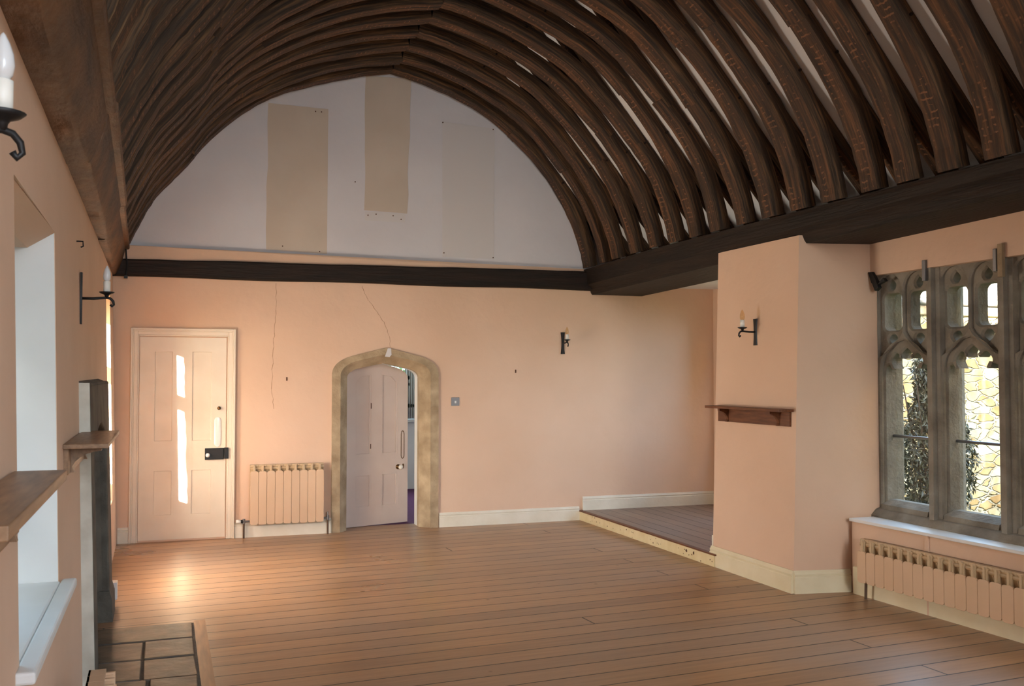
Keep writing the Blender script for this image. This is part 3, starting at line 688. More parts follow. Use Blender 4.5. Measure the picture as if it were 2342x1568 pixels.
for r, y in enumerate(RY):
    t = (9.735 - y)
    sh = .0205 * t                          # the left foot follows the cornice
    jx, jh = random.uniform(-.02, .02), random.uniform(-.012, .012)
    if r == 0: jx = jh = 0
    def warp(p):
        k = max(0, min(1, (2.177 - p[0]) / 2.5)); kk = math.sin(math.pi * max(0, min(1, (p[1] - 2.8) / 1.9)) / 2)
        return (p[0] + sh * k * k + jx * kk, p[1] + jh * kk)
    root = empty("arched_rafter", (2.03, y, 2.8))
    tag(root, "curved oak roof arch, %s out from the pale gable wall" % ORD[r], "rafter", "arched oak rafters of the barrel roof", "thing")
    wd = .152 + random.uniform(-.012, .012)
    cur = [warp(p) for p in LUN]
    # the foot stands on the beam / cornice
    cur[0] = (cur[0][0], 2.85); cur[-1] = (cur[-1][0], 2.79 + min(t, 1.5) * .02)
    fx = 4.382 - cur[-1][0]; cur[-1] = (4.382, cur[-1][1]); cur[-2] = (cur[-2][0] + fx * .5, cur[-2][1])
    for side, part in ((-1, cur[:IA + 1]), (1, cur[IA:])):
        pts = [tuple(p) for p in spline(part, 5)]
        nr = []
        for i in range(len(pts)):
            a = Vector(pts[max(i - 1, 0)]); b = Vector(pts[min(i + 1, len(pts) - 1)]); d = (b - a).normalized(); nr.append((-d.y, d.x))
        # split the curve once at a scarf joint
        cut = int(len(pts) * (random.uniform(.42, .62)))
        cut = max(6, min(len(pts) - 6, cut))
        for (i0, i1, off) in ((0, cut, 0), (cut - 1, len(pts), random.uniform(-.014, .014))):
            pp = [(p[0] + n[0] * off, p[1] + n[1] * off) for p, n in zip(pts[i0:i1 + 1], nr[i0:i1 + 1])]
            dep = []
            for p, n_ in zip(pp, nr[i0:i1 + 1]):
                N_, s2 = (nR, sR) if side > 0 else (nL, sL)
                gapd = (s2 + .058 - N_.x * p[0] - N_.y * p[1]) / max(N_.x * n_[0] + N_.y * n_[1], .2)
                dep.append(max(.03, min(.105, gapd)))
            me = strip_mesh(pp, nr[i0:i1 + 1], .14, y, wd, "curved_brace", taper=dep)
            link("curved_brace", me, M['rib'], root)
        n = nR if side > 0 else nL
        off = random.uniform(-.008, .008)
        s_ = (sR if side > 0 else sL) + off
        hb = 2.80 if side > 0 else 2.86
        xb = (s_ - n.y * hb) / n.x
        xa = apx - side * .0; ha = (s_ - n.x * xa) / n.y
        K = 9
        rp = [(xb + (xa - xb) * k / K, hb + (ha - hb) * k / K) for k in range(K + 1)]
        link("rafter", strip_mesh(rp, [tuple(n)] * (K + 1), .064, y + random.uniform(-.012, .012), .125, "rafter", .005), M['rib'], root)
    ch_ = 4.86 + jh; xl_, xr_ = roof_x(ch_, -1) + .02, roof_x(ch_, 1) - .02
    cp_ = [(xl_ + (xr_ - xl_) * k / 8, ch_) for k in range(9)]
    link("collar", strip_mesh(cp_, [(0, 1)] * 9, .14, y, .13, "collar", .004), M['rib'], root)
    # pegs
    for i in (4, 7, 12, 15):
        pg = MB()
        p = cur[i]; q = Vector((2.1, 3.2)); d = (Vector(p) - q).normalized(); c = Vector(p) + d * .08
        pg.loft([[(c.x + .011 * math.cos(a), y - wd / 2 - .012 + dd, c.y + .011 * math.sin(a)) for a in [k * math.pi / 4 for k in range(8)]] for dd in (0, .02)])
        pg.obj("peg", M['beam'], root)

# ------------------------------------------------------------------ door 1 (white, four panels)
d1 = empty("door_1", FW(.165, 0, 0)); struct(d1, "white four panelled door in moulded frame left of the radiator", "door")
def ubox(x0, x1, top, wd, out, name=None):
    m = MB()
    def rect(a, b, c, d):
        m.hexa([FW(a, b, 0), FW(c, b, 0), FW(c, b, out), FW(a, b, out)], [FW(a, d, 0), FW(c, d, 0), FW(c, d, out), FW(a, d, out)])
    rect(x0, 0, x0 + wd, top); rect(x1 - wd, 0, x1, top); rect(x0 + wd, top - wd, x1 - wd, top)
    return m
fm = MB()
for (ins, wd, out) in ((0, .018, .044), (.018, .012, .034), (.030, .034, .028), (.064, .012, .020)):
    q = ubox(-.312 + ins, .652 - ins, 2.05 - ins, wd, out); fm.add(q.v, q.f)
fm.obj("door_frame", M['gloss'], d1, bevel=.003)
LX0, LX1, LT = -.232, .566, 1.965
pan = [(-.117, .089, .94, 1.848), (.225, .451, .94, 1.848), (-.117, .089, .23, .70), (.225, .451, .23, .70)]
q = plate([(LX0, .018), (LX1, .018), (LX1, LT), (LX0, LT)], [[(a, c), (b, c), (b, d), (a, d)] for a, b, c, d in pan], .03)
leaf = q.xf(lambda x, y, z: FW(x, y, z - .018)).obj("door_leaf", M['gloss'], d1)
for a, b, c, d in pan:
    p = MB().box((a - .01, c - .01, -.016), (b + .01, d + .01, .001)).xf(FW); p.obj("panel", M['gloss'], leaf)
    f = plate([(a, c), (b, c), (b, d), (a, d)], [[(a + .022, c + .022), (b - .022, c + .022), (b - .022, d - .022), (a + .022, d - .022)]], .012, .004).xf(lambda x, y, z: FW(x, y, z))
    f.obj("panel_moulding", M['gloss'], leaf)
lk = MB().box((.372, .775, .012), (.548, .885, .045)).xf(FW); lko = lk.obj("rim_lock", M['dark'], d1, bevel=.003)
MB().box((.552, .782, .012), (.592, .889, .05)).xf(FW).obj("lock_keeper", M['dark'], d1, bevel=.003)
def ball(c, r, n=14, k=8, sy=1.0):
    m = MB(); m.loft([[(c[0] + r * math.sin(math.pi * j / k) * math.cos(2 * math.pi * i / n), c[1] + r * sy * math.sin(math.pi * j / k) * math.sin(2 * math.pi * i / n), c[2] + r * math.cos(math.pi * j / k)) for i in range(n)] for j in range(1, k)]); return m
kn = ball(FW(.398, .822, .085), .021); kn.tube([FW(.398, .822, .04), FW(.398, .822, .075)], .009)
kn.obj("knob", M['china'], d1, smooth=True)
fp = [(.455, .925), (.455, 1.16), (.465, 1.178), (.478, 1.186), (.491, 1.186), (.504, 1.178), (.513, 1.16), (.513, .925), (.504, .91), (.49, .90), (.478, .90), (.465, .91)]
fpo = plate([(x + .005, y + .0) for x, y in fp], [], .008, .003).xf(lambda x, y, z: FW(x, y, z + .012)).obj("finger_plate", M['china'], d1, smooth=True)
kk = ball(FW(.50, 1.275, .04), .018); kk.tube([FW(.50, 1.275, .01), FW(.50, 1.275, .04)], .008); kk.obj("latch_knob", M['brass'], d1, smooth=True)

# ------------------------------------------------------------------ door 2 (stone arch, door ajar)
d2 = empty("door_2", FW(2.15, 0, 0)); struct(d2, "stone arched doorway with a pale door standing ajar", "door")
o_ = arch(1.60, 2.715, 1.615, 1.882, -.005); mi = arch(1.685, 2.628, 1.60, 1.815, -.005); inn = arch(1.768, 2.530, 1.575, 1.722, -.005)
n = len(o_)
sm = MB()
sm.loft([[FW(x, y, .0) for x, y in o_], [FW(x, y, .022) for x, y in o_], [FW(x, y, .022) for x, y in mi], [FW(x, y, -.085) for x, y in inn], [FW(x, y, -.17) for x, y in inn], [FW(x, y, -.17) for x, y in o_]], closed=False)
def mat_blocks():
    m = M['archstone'].copy(); m.name = "coursed_arch_stone"; return m
so = sm.obj("stone_surround", M['archstone'], d2)
mp_ = MB().loft([[FW(x, y, .023) for x, y in ((2.135, 1.74), (2.185, 1.75), (2.21, 1.80), (2.205, 1.876), (2.165, 1.876), (2.15, 1.82))], [FW(x, y, .026) for x, y in ((2.135, 1.74), (2.185, 1.75), (2.21, 1.80), (2.205, 1.876), (2.165, 1.876), (2.15, 1.82))]])
mp_ = plate([(2.14, 1.79), (2.19, 1.785), (2.21, 1.81), (2.205, 1.876), (2.17, 1.876), (2.155, 1.83)], [], .003).xf(lambda x, y, z: FW(x, y, z + .0215))
mp_.obj("mortar_patch", M['patch2'], d2)
# white rebate strip behind the stone
rb = MB(); i2 = arch(1.75, 2.545, 1.575, 1.73, -.005)
inn_s = [(x, y) for x, y in inn]
rb.loft([[FW(x, y, -.171) for x, y in inn_s], [FW(x, y, -.30) for x, y in inn_s]], closed=False)
rb.obj("rebate", M['white'], d2)
# leaf, hinged on the left, swung away
HX, HY, ANG, LWID = 1.785, FY(1.785) + .235, math.radians(17), .75
def leafxf(x, y, z):   # x 0..LWID across, y height, z toward the viewer
    return (HX + x * math.cos(ANG) + z * math.sin(ANG), HY + x * math.sin(ANG) - z * math.cos(ANG), y)
lo = [(max(0, min(LWID, (x - 1.768) / (2.53 - 1.768) * LWID)), y) for x, y in arch(1.768, 2.53, 1.56, 1.735, .004)]
tl = [(.105, .745), (.30, .745), (.30, 1.615), (.20, 1.60), (.135, 1.57), (.105, 1.54)]
trp = [(.42, .745), (.625, .745), (.625, 1.54), (.595, 1.57), (.53, 1.60), (.42, 1.618)]
bl = [(.105, .19), (.30, .19), (.30, .55), (.105, .55)]; brp = [(.42, .19), (.625, .19), (.625, .55), (.42, .55)]
lf = plate(lo, [tl, trp, bl, brp], .036).xf(lambda x, y, z: leafxf(x, y, z - .036)).obj("door_leaf", M['door2'], d2)
for pnl in (tl, trp, bl, brp):
    cx_ = sum(p[0] for p in pnl) / len(pnl); cy_ = sum(p[1] for p in pnl) / len(pnl)
    gx = lambda p, s_: (p[0] + (s_ if p[0] > cx_ else -s_), p[1] + (s_ if p[1] > cy_ else -s_))
    plate([gx(p, .006) for p in pnl], [], .01).xf(lambda x, y, z: leafxf(x, y, z - .024)).obj("panel", M['door2'], lf)
    plate(pnl, [[gx(p, -.016) for p in pnl]], .012, .003).xf(lambda x, y, z: leafxf(x, y, z - .014)).obj("panel_moulding", M['door2'], lf)
for (x, h, s_) in ((.30, 1.27, .03), (.295, .84, .025)):
    MB().box((x - .006, h - s_, 0), (x + .004, h + s_, .0015)).xf(leafxf).obj("paint_chip", M['chip'], lf)
fp2 = [(.665, .72), (.665, .96), (.672, .985), (.685, .995), (.698, .985), (.705, .96), (.705, .72), (.698, .70), (.685, .69), (.672, .70)]
plate(fp2, [[(.685 + (x - .685) * .8, .845 + (y - .845) * .965) for x, y in fp2]], .004, .001).xf(lambda x, y, z: leafxf(x, y, z)).obj("finger_plate_edge", M['brass'], d2)
k2 = ball(leafxf(.63, .605, .06), .026); k2.obj("knob", M['candle'], d2, smooth=True)
rs = MB().lathe([(.028, 0), (.028, .006), (.012, .012), (.012, .045)], (0, 0, 0), 14).xf(lambda x, y, z: leafxf(.63 + x, .605 + y, z)); rs.obj("knob_rose", M['brass'], d2, smooth=True)
MB().box((.685, .585, 0), (.70, .635, .006)).xf(leafxf).obj("keyhole_cover", M['brass'], d2)

# ---- room beyond the arch
bk = MB().box((1.1, 10.18, -.12), (4.3, 13.4, -.004)); struct(bk.obj("floor_beyond", M['carpet']), "purple carpet in the room beyond the arch", "floor")
w = grid_wall([.9, 4.3], [-.05, 2.7], [(1.25, 3.30, .98, 2.4)], lambda x, h, d: (x, 13.3 + d, h), .25)
struct(w.obj("wall_beyond", M['white']), "pale end wall of the room beyond the arch", "wall")
sd = MB().box((.9, 10.2, -.05), (1.1, 13.4, 2.7)).box((4.2, 10.2, -.05), (4.4, 13.4, 2.7))
struct(sd.obj("wall_beyond_sides", M['white']), "side walls of the room beyond the arch", "wall")
cl = MB().box((.9, 10.1, 2.6), (4.4, 13.5, 2.7)); struct(cl.obj("ceiling_beyond", M['plaster']), "ceiling of the room beyond the arch", "ceiling")
w4 = empty("window_4", (2.68, 13.4, .98)); struct(w4, "bright window in the room beyond the arch", "window")
f4 = MB()
for x in (1.25, 1.9, 2.55, 3.25): f4.box((x, 13.38, .98), (x + .05, 13.44, 2.3))
f4.box((1.25, 13.38, .98), (3.30, 13.44, 1.03)); f4.box((1.25, 13.38, 2.35), (3.30, 13.44, 2.4)); f4.obj("frame", M['white'], w4)
MB().box((2.0, 13.22, .94), (3.4, 13.34, .975)).obj("sill", M['white'], w4)
MB().box((1.27, 13.405, 1.0), (3.28, 13.411, 2.38)).obj("glass_pane", M['glass'], w4)
cu = MB(); rings = []
NC = 60
front = [(3.16 + .34 * k / NC, 13.20 + .03 * math.sin(k * 1.05)) for k in range(NC + 1)]
cu.loft([[(x, y, h) for x, y in front] + [(x, y + .006, h) for x, y in front[::-1]] for h in (.99, 2.35)])
cuo = empty("curtain", (3.3, 13.2, .99)); tag(cuo, "patterned curtain hanging by the window beyond the arch", "curtain")
cu.obj("drape", M['curtain'], cuo, smooth=True)
crd = MB().tube([(2.0, 13.2, 2.36), (3.6, 13.2, 2.36)], .012); crd.obj("rail", M['steel'], cuo)

def foliage(name, c, rx, ry, h0, h1, n, mt, leaf=.05, droop=.8, seed=1, parent=None):
    rnd = random.Random(seed); m = MB()
    for k in range(n):
        z = rnd.uniform(h0, h1); tz = (z - h0) / (h1 - h0); wdt = .55 + .45 * math.sin(math.pi * min(tz * 1.15 + .1, 1))
        a = rnd.uniform(0, 6.283); rr = math.sqrt(rnd.random()) * wdt
        p = Vector((c[0] + rx * rr * math.cos(a), c[1] + ry * rr * math.sin(a), z))
        d = Vector((rnd.uniform(-1, 1), rnd.uniform(-1, 1), rnd.uniform(-1.5, .4) * droop)).normalized(); s_ = d.cross(Vector((rnd.uniform(-1, 1), rnd.uniform(-1, 1), rnd.uniform(-1, 1)))).normalized()
        l = leaf * rnd.uniform(.7, 1.5); w_ = l * .17; u = d.cross(s_) * w_ * .4
        m.add([p, p + d * l * .45 + s_ * w_ + u, p + d * l, p + d * l * .45 - s_ * w_ + u], [(0, 1, 2), (0, 2, 3)])
    me = D.meshes.new(name); me.from_pydata(m.v, [], m.f)
    return link(name, me, mt, parent)
gb = empty("garden_bush", (2.7, 15.6, -.5)); tag(gb, "sunlit green bush outside the window beyond the arch", "bush")
foliage("foliage", (3.1, 15.6), 1.5, .6, -.3, 3.3, 6500, M['leafg'], .11, .8, 4, gb)
tk = MB().tube([(2.8, 15.6, -.5), (2.85, 15.6, 1.8)], [.05, .02]); tk.obj("stem", M['twig'], gb)

# ------------------------------------------------------------------ bay window with stone tracery
XW = 5.04
w1 = empty("window_1", (XW, 4.1, .53)); struct(w1, "stone traceried bay window with tall lights on the right", "window")
def WX(y, h, out): return (XW - out, y, h)            # out = toward the room
PIT = .612; YE = 5.868                                 # pitch of the lights, far edge of the stone
NL = 4
def cusp_head(yc, hw, base, spring, apex):
    """cinquefoil headed light outline"""
    out = [(yc - hw, base), (yc - hw, spring)]
    R_ = []
    segs = [((-1, 0), (-.93, .34), (-.66, .42)), ((-.58, .24), (-.70, .56), (-.48, .86), (-.25, .70)), ((-.21, .64), (-.22, .86), (0, 1.06))]
    L_ = []
    for s_ in segs: L_ += [tuple(p) for p in spline(s_, 4)]
    Lp = [(yc + hw * x, spring + (apex - spring) * z) for x, z in L_]
    Rp = [(yc - hw * x, spring + (apex - spring) * z) for x, z in L_][::-1]
    return [(yc - hw, base)] + Lp + Rp[1:] + [(yc + hw, base)]
def rpanel(yc, hw, h0, h1):
    c = .045; o = []
    for (sx, sz, a0) in ((1, 1, 0), (-1, 1, 90), (-1, -1, 180), (1, -1, 270)):
        for k in range(5):
            a = math.radians(a0 + 22.5 * k); o.append((yc + sx * (hw - c) + c * math.cos(a), (h1 - c if sz > 0 else h0 + c) + c * math.sin(a)))
    return o
def eye(yc, h0, h1, hw, up=True):
    P_ = [(0, 0), (.55, .08), (1, .38), (.75, .68), (0, 1)]
    R_ = spline(P_, 4)
    z = (lambda t: h0 + (h1 - h0) * t) if up else (lambda t: h1 - (h1 - h0) * t)
    return [(yc + hw * p.x, z(p.y)) for p in R_] + [(yc - hw * p.x, z(p.y)) for p in R_[::-1]][1:-1]
def pointed(yc, hw, h0, h1, up=True):
    """large two-centred sunk panel outline used on the front layer"""
    P_ = [(1, 0), (.93, .3), (.7, .62), (.38, .85), (0, 1)]
    R_ = [tuple(p) for p in spline(P_, 4)]
    return R_
yend = YE - .045 - NL * PIT
lights = []
for i in range(NL): lights.append(YE - .04 - .075 - .155 - PIT * i - .07)
lights = [5.607 - PIT * i for i in range(NL)]          # centres of the lights
for yc in lights:
    back_h = []; front_h = []
    lo_, hi_ = yc - PIT / 2, min(yc + PIT / 2, YE)
    frame_out = [(hi_, .60), (hi_, 2.36), (lo_, 2.36), (lo_, .60)]
    back_h.append(cusp_head(yc, .222, .655, 1.60, 1.785))
    # front layer: one arch opening over the light, two tall traceried panels above
    fa = [(yc - .235, .648)] + [(yc + .235 * x, 1.62 + .235 * z) for x, z in [tuple(p) for p in spline([(-1, 0), (-.9, .42), (-.62, .74), (-.3, .92), (0, 1.0)], 4)]]
    fa += [(yc - .235 * x, 1.62 + .235 * z) for x, z in [tuple(p) for p in spline([(-1, 0), (-.9, .42), (-.62, .74), (-.3, .92), (0, 1.0)], 4)]][::-1][1:] + [(yc + .235, .648)]
    front_h.append(fa)
    for s_ in (-1, 1):
        pc_ = yc + s_ * .134
        back_h.append(rpanel(pc_, .092, 1.928, 2.205))
        back_h.append(eye(pc_, 2.228, 2.306, .034, True))
        back_h.append(eye(pc_ , 1.822, 1.902, .042, False))
        top_ = [tuple(p) for p in spline([(1, 0), (.95, .35), (.7, .72), (.35, .92), (0, 1)], 4)]
        up_ = [(pc_ + .121 * x, 2.20 + .145 * z) for x, z in top_] + [(pc_ - .121 * x, 2.20 + .145 * z) for x, z in top_[::-1]][1:]
        # lower end dips to an ogee beside the light's arch
        dn_ = [(pc_ - .115, 1.90), (pc_ - s_ * -.0 - .10, 1.85), (pc_ - .05, 1.80), (pc_, 1.765 - .0), (pc_ + .05, 1.80), (pc_ + .10, 1.85), (pc_ + .115, 1.90)]
        if s_ < 0: dn_ = [(pc_ - .121, 1.735), (pc_ - .06, 1.765), (pc_, 1.80), (pc_ + .06, 1.85), (pc_ + .10, 1.885), (pc_ + .121, 1.915)]
        else: dn_ = [(pc_ - .121, 1.915), (pc_ - .10, 1.885), (pc_ - .06, 1.85), (pc_, 1.80), (pc_ + .06, 1.765), (pc_ + .121, 1.735)]
        front_h.append(up_ + dn_)
    tr_ = slab(frame_out, back_h, .10, .014).xf(lambda x, y, z: WX(x, y, z - .122)).obj("tracery_panel", M['stone'], w1)
    slab(frame_out, front_h, .034, .012).xf(lambda x, y, z: WX(x, y, z - .03)).obj("tracery_moulding", M['stone'], tr_)
nb = MB().box((XW - .02, lights[-1] - .5, .60), (XW + .2, lights[-1] - PIT / 2, 2.36)); nb.obj("jamb", M['stone'], w1)
# thin raised mouldings around the tracery panels
for i, yc in enumerate(lights):
    my = yc - PIT / 2
    mm = MB().loft([[WX(my + a, h, o) for a, o in ((-.05, -.21), (-.066, -.17), (-.072, -.02), (-.06, .012), (-.03, .022), (-.022, .05), (.022, .05), (.03, .022), (.06, .012), (.072, -.02), (.066, -.17), (.05, -.21))] for h in (.60, 2.36)])
    mm.obj("mullion", M['stone'], w1)
    sb = MB().tube([WX(yc - .22, 1.145, -.10), WX(yc + .22, 1.145, -.10)], .011, 8); sb.obj("saddle_bar", M['steel'], w1)
    fr_ = plate([(yc - .235, .64), (yc + .235, .64), (yc + .235, 1.62), (yc - .235, 1.62)], [[(yc - .21, .70), (yc + .21, .70), (yc + .21, 1.58), (yc - .21, 1.58)]], .02).xf(lambda x, y, z: WX(x, y, z - .15))
    MB().loft([[WX(y, h, o) for h, o in ((.60, -.12), (.60, .02), (.64, .01), (.675, -.06), (.675, -.12))] for y in (yc - .232, yc + .232)]).obj("sloping_stool", M['stone'], w1)
    MB().box((XW + .128, yc - .26, .65), (XW + .134, yc + .26, 2.33)).obj("glass_pane", M['glass'], w1)
jb = MB().loft([[WX(YE + a, h, o) for a, o in ((.0, -.04), (-.03, -.04), (-.04, -.19), (-.02, -.21), (.0, -.21))] for h in (.60, 2.36)]); jb.obj("jamb", M['stone'], w1)
st_ = MB(); st_.loft([[WX(y, h, o) for h, o in ((.50, -.25), (.50, .075), (.56, .07), (.60, .035), (.615, -.0), (.615, -.25))] for y in (YE + .03, lights[-1] - .5)])
st_.obj("stone_sill", M['stone'], w1)
sb_ = MB().loft([[(XB(y) - .022, y, .525), (XB(y) - .022, y, .548), (XB(y) + .26, y, .548), (XB(y) + .26, y, .525)] for y in (5.865, -1.2)])
M['sillp'] = mat("blue_white_sill_paint", rgb(226, 228, 228), .4, .5)
sb_.obj("painted_sill", M['sillp'], w1, bevel=.004)
# masonry closing the window's near end
nj = MB().box((4.99, -1.2, .53), (5.5, lights[-1] - .44, 2.36)).box((4.36, 1.6, -.01), (5.1, 2.9, 2.64)); struct(nj.obj("wall_bay_end", M['wall']), "wall at the near end of the bay window", "wall")

# curtain brackets left at the window head
def bracket(y, h, lab, grp="old curtain brackets at the bay window head"):
    o = empty("curtain_bracket", (XW - .03, y, h)); tag(o, lab, "bracket", grp)
    MB().box((XW - .075, y - .014, h - .07), (XW - .05, y + .014, h + .075)).box((XW - .05, y - .01, h + .03), (XW - .02, y + .01, h + .06)).obj("plate", M['steel'], o, bevel=.003)
    return o
bracket(lights[0] - PIT / 2 + .02, 2.325, "small grey metal bracket on the mullion between first two window lights")
b2 = bracket(lights[1] - PIT / 2 + .02, 2.33, "small grey metal bracket with wood scrap on the next mullion")
MB().box((XW - .085, lights[1] - PIT / 2 - .05, 2.22), (XW - .06, lights[1] - PIT / 2 - .012, 2.43)).obj("wood_scrap", M['archstone'], b2, bevel=.003)
cb = empty("angle_bracket", (XW - .04, 5.85, 2.30)); tag(cb, "black angled iron bracket in the top corner of the bay window", "bracket")
ab = MB(); ab.hexa([WX(5.875, 2.37, .05), WX(5.835, 2.37, .05), WX(5.835, 2.37, .08), WX(5.875, 2.37, .08)], [WX(5.84, 2.285, .05), WX(5.79, 2.30, .05), WX(5.79, 2.30, .08), WX(5.84, 2.285, .08)])
ab.hexa([WX(5.84, 2.30, .048), WX(5.79, 2.30, .048), WX(5.79, 2.30, .082), WX(5.84, 2.30, .082)], [WX(5.80, 2.225, .048), WX(5.765, 2.245, .048), WX(5.765, 2.245, .082), WX(5.80, 2.225, .082)])
ab.hexa([WX(5.80, 2.25, .048), WX(5.77, 2.27, .048), WX(5.77, 2.27, .078), WX(5.80, 2.25, .078)], [WX(5.72, 2.315, .048), WX(5.70, 2.29, .048), WX(5.70, 2.29, .078), WX(5.72, 2.315, .078)])
ab.obj("strap", M['dark'], cb)

# ---- outside the bay: wing of golden stone, slates, shrub
wg2 = empty("stone_wing", (12, 11, -.5)); tag(wg2, "sunlit golden rubble stone wing seen through the bay window", "building")
MB().box((6.2, 11, -.6), (24, 11.4, 2.62)).obj("wall", M['rubble'], wg2)
gt_ = MB(); gt_.tube([(6.2, 10.9, 2.66), (24, 10.9, 2.66)], .055, 10); gt_.obj("gutter", M['slate'], wg2)
MB().box((6.2, 10.93, 2.46), (24, 11.0, 2.60)).obj("eaves_course", M['archstone'], wg2, bevel=.02)
rf = MB().loft([[(6.2, 10.85, 2.70), (13.0, 10.85, 2.70), (13.0, 10.85, 2.76), (6.2, 10.85, 2.76)], [(6.2, 12.2, 3.45), (12.6, 12.2, 3.45), (12.6, 12.2, 3.51), (6.2, 12.2, 3.51)]]); rf.obj("roof", M['slate'], wg2)
sh_ = empty("climbing_shrub", (7.28, 7.75, -.5)); tag(sh_, "dark drooping shrub outside the first light of the bay window", "shrub")
foliage("foliage", (7.36, 7.75), .44, .3, .12, 1.78, 9000, M['leafd'], .058, 1.6, 2, sh_)
tw = MB()
for k in range(9):
    a = random.uniform(0, 6.28); tw.tube([(7.3, 7.75, -.5), (7.3 + .12 * math.cos(a), 7.75 + .1 * math.sin(a), .6), (7.36 + .35 * math.cos(a), 7.75 + .22 * math.sin(a), 1.5)], [.02, .014, .005], 6)
tw.obj("stems", M['twig'], sh_)
wd_ = empty("low_plant", (11.8, 10.6, -.5)); tag(wd_, "low green plant at the foot of the stone wing", "plant")
foliage("foliage", (12.1, 10.6), .75, .25, -.5, .12, 900, M['leafd'], .10, .4, 8, wd_)

# ------------------------------------------------------------------ radiators
def radiator(name, org, ux, out, nsec, pitch, h0, hp, h1, label, depth=.075, gap=.035, fin='radfin'):
    """org: floor point on the wall at one end; ux: direction along the wall; out: normal into the room"""
    org = Vector(org); ux = Vector(ux); out = Vector(out); r = empty(name, org + ux * (nsec * pitch / 2) + out * gap); tag(r, label, "radiator", "peach sectional radiators")
    def T(a, o, h): return org + ux * a + out * (gap + o) + Vector((0, 0, h))
    c = .018
    for i in range(nsec):
        a0 = i * pitch + .0012; a1 = (i + 1) * pitch - .0012
        ol = [(a0 + c, h0), (a1 - c, h0), (a1 - c * .3, h0 + c * .3), (a1, h0 + c), (a1, hp - c), (a1 - c * .3, hp - c * .3), (a1 - c, hp), (a0 + c, hp), (a0 + c * .3, hp - c * .3), (a0, hp - c), (a0, h0 + c), (a0 + c * .3, h0 + c * .3)]
        s_ = MB(); s_.loft([[T(x, depth - .012, y) for x, y in ol], [T(x, depth, y) for x, y in ol]])
        so_ = s_.obj("section", M['rad'], r, bevel=.002)
        # body, neck and the open top grille of this section
        b_ = MB(); mid = (a0 + a1) / 2
        def bx(x0, x1, o0, o1, z0, z1): b_.hexa([T(x0, o0, z0), T(x1, o0, z0), T(x1, o1, z0), T(x0, o1, z0)], [T(x0, o0, z1), T(x1, o0, z1), T(x1, o1, z1), T(x0, o1, z1)])
        bx(mid - .013, mid + .013, .012, depth - .012, h0 + .02, h1 - .012)
        bx(a0, a1, .0, .008, h0 + .02, h1)
        bx(mid - .007, mid + .007, .008, depth - .004, hp - .01, h1 - .004)
        bx(a0, a1, .0, depth * .62, h1 - .014, h1)
        b_.hexa([T(a0, depth * .28, hp - .012), T(a1, depth * .28, hp - .012), T(a1, depth * .34, hp - .012), T(a0, depth * .34, hp - .012)], [T(a0, depth * .54, h1 - .01), T(a1, depth * .54, h1 - .01), T(a1, depth * .6, h1 - .01), T(a0, depth * .6, h1 - .01)])
        b_.obj("fin_body", M[fin], so_)
    cm = MB()
    for z in (h0 + .035, h1 - .035): cm.tube([T(0, depth * .45, z), T(nsec * pitch, depth * .45, z)], .016, 10)
    cm.obj("header_pipe", M['radfin'], r)
    return r, T
r1, T1 = radiator("radiator", FW(.797, 0, 0), (1, KF, 0), (KF, -1, 0), 9, .0795, .132, .655, .715, "peach nine-section radiator between white door and stone arch")
for (a, nm) in ((-.055, 0), (.76, 1)):
    MB().tube([T1(a, .035, .0), T1(a, .035, .15)], .009, 8).obj("pipe", M['copper'], r1)
    MB().tube([T1(a, .035, .165), T1(.0 if nm == 0 else .72, .035, .165)], .010, 8).obj("valve_tail", M['steel'], r1)
    v = MB().tube([T1(a, .035, .145), T1(a, .035, .19)], .014, 10)
    if nm: v.tube([T1(a, .035, .19), T1(a, .035, .225)], .008, 8)
    v.obj("valve_body", M['steel'], r1)
MB().tube([T1(-.06, .035, .165), T1(-.085, .035, .165)], .016, 12).obj("valve_collar", M['dark'], r1)
MB().tube([T1(-.085, .035, .165), T1(-.13, .035, .165)], .019, 12).obj("valve_head", M['candle'], r1, smooth=True)
v_ = Vector((XB(4.0) - XB(5.0), -1.0, 0)).normalized(); nrm = Vector((v_.y, -v_.x, 0)); nrm = -nrm if nrm.x > 0 else nrm
r2, T2 = radiator("radiator", (XB(5.70), 5.70, 0), v_, nrm, 28, .0865, .12, .345, .425, "long low peach radiator under the stone bay window", depth=.075, gap=.028)
MB().tube([T2(.035, .03, 0), T2(.04, .03, .15)], .010, 8).obj("pipe", M['copper'], r2)
# left radiator under the near window
yq = 4.06
r3, T3 = radiator("radiator", (XL(yq, .3), yq, 0), (.01, -1, 0), (1, .01, 0), 16, .08, .1, .41, .468, "pinkish radiator low on the left wall below the near window", depth=.10, gap=.105, fin='rad')

MB().tube([T3(.06, .05, 0), T3(.06, .05, .14)], .010, 8).obj("pipe", M['copper'], r3)
MB().tube([T3(1.22, .05, 0), T3(1.22, .05, .14)], .010, 8).obj("pipe", M['copper'], r3)
# vertical pipe behind the long radiator
bp_ = MB().box((XB(5.15) - .012, 5.135, .0), (XB(5.15) + .01, 5.165, .525)); o = bp_.obj("pipe_casing", M['wall']); tag(o, "narrow vertical pipe casing on the wall behind the long radiator", "pipe")

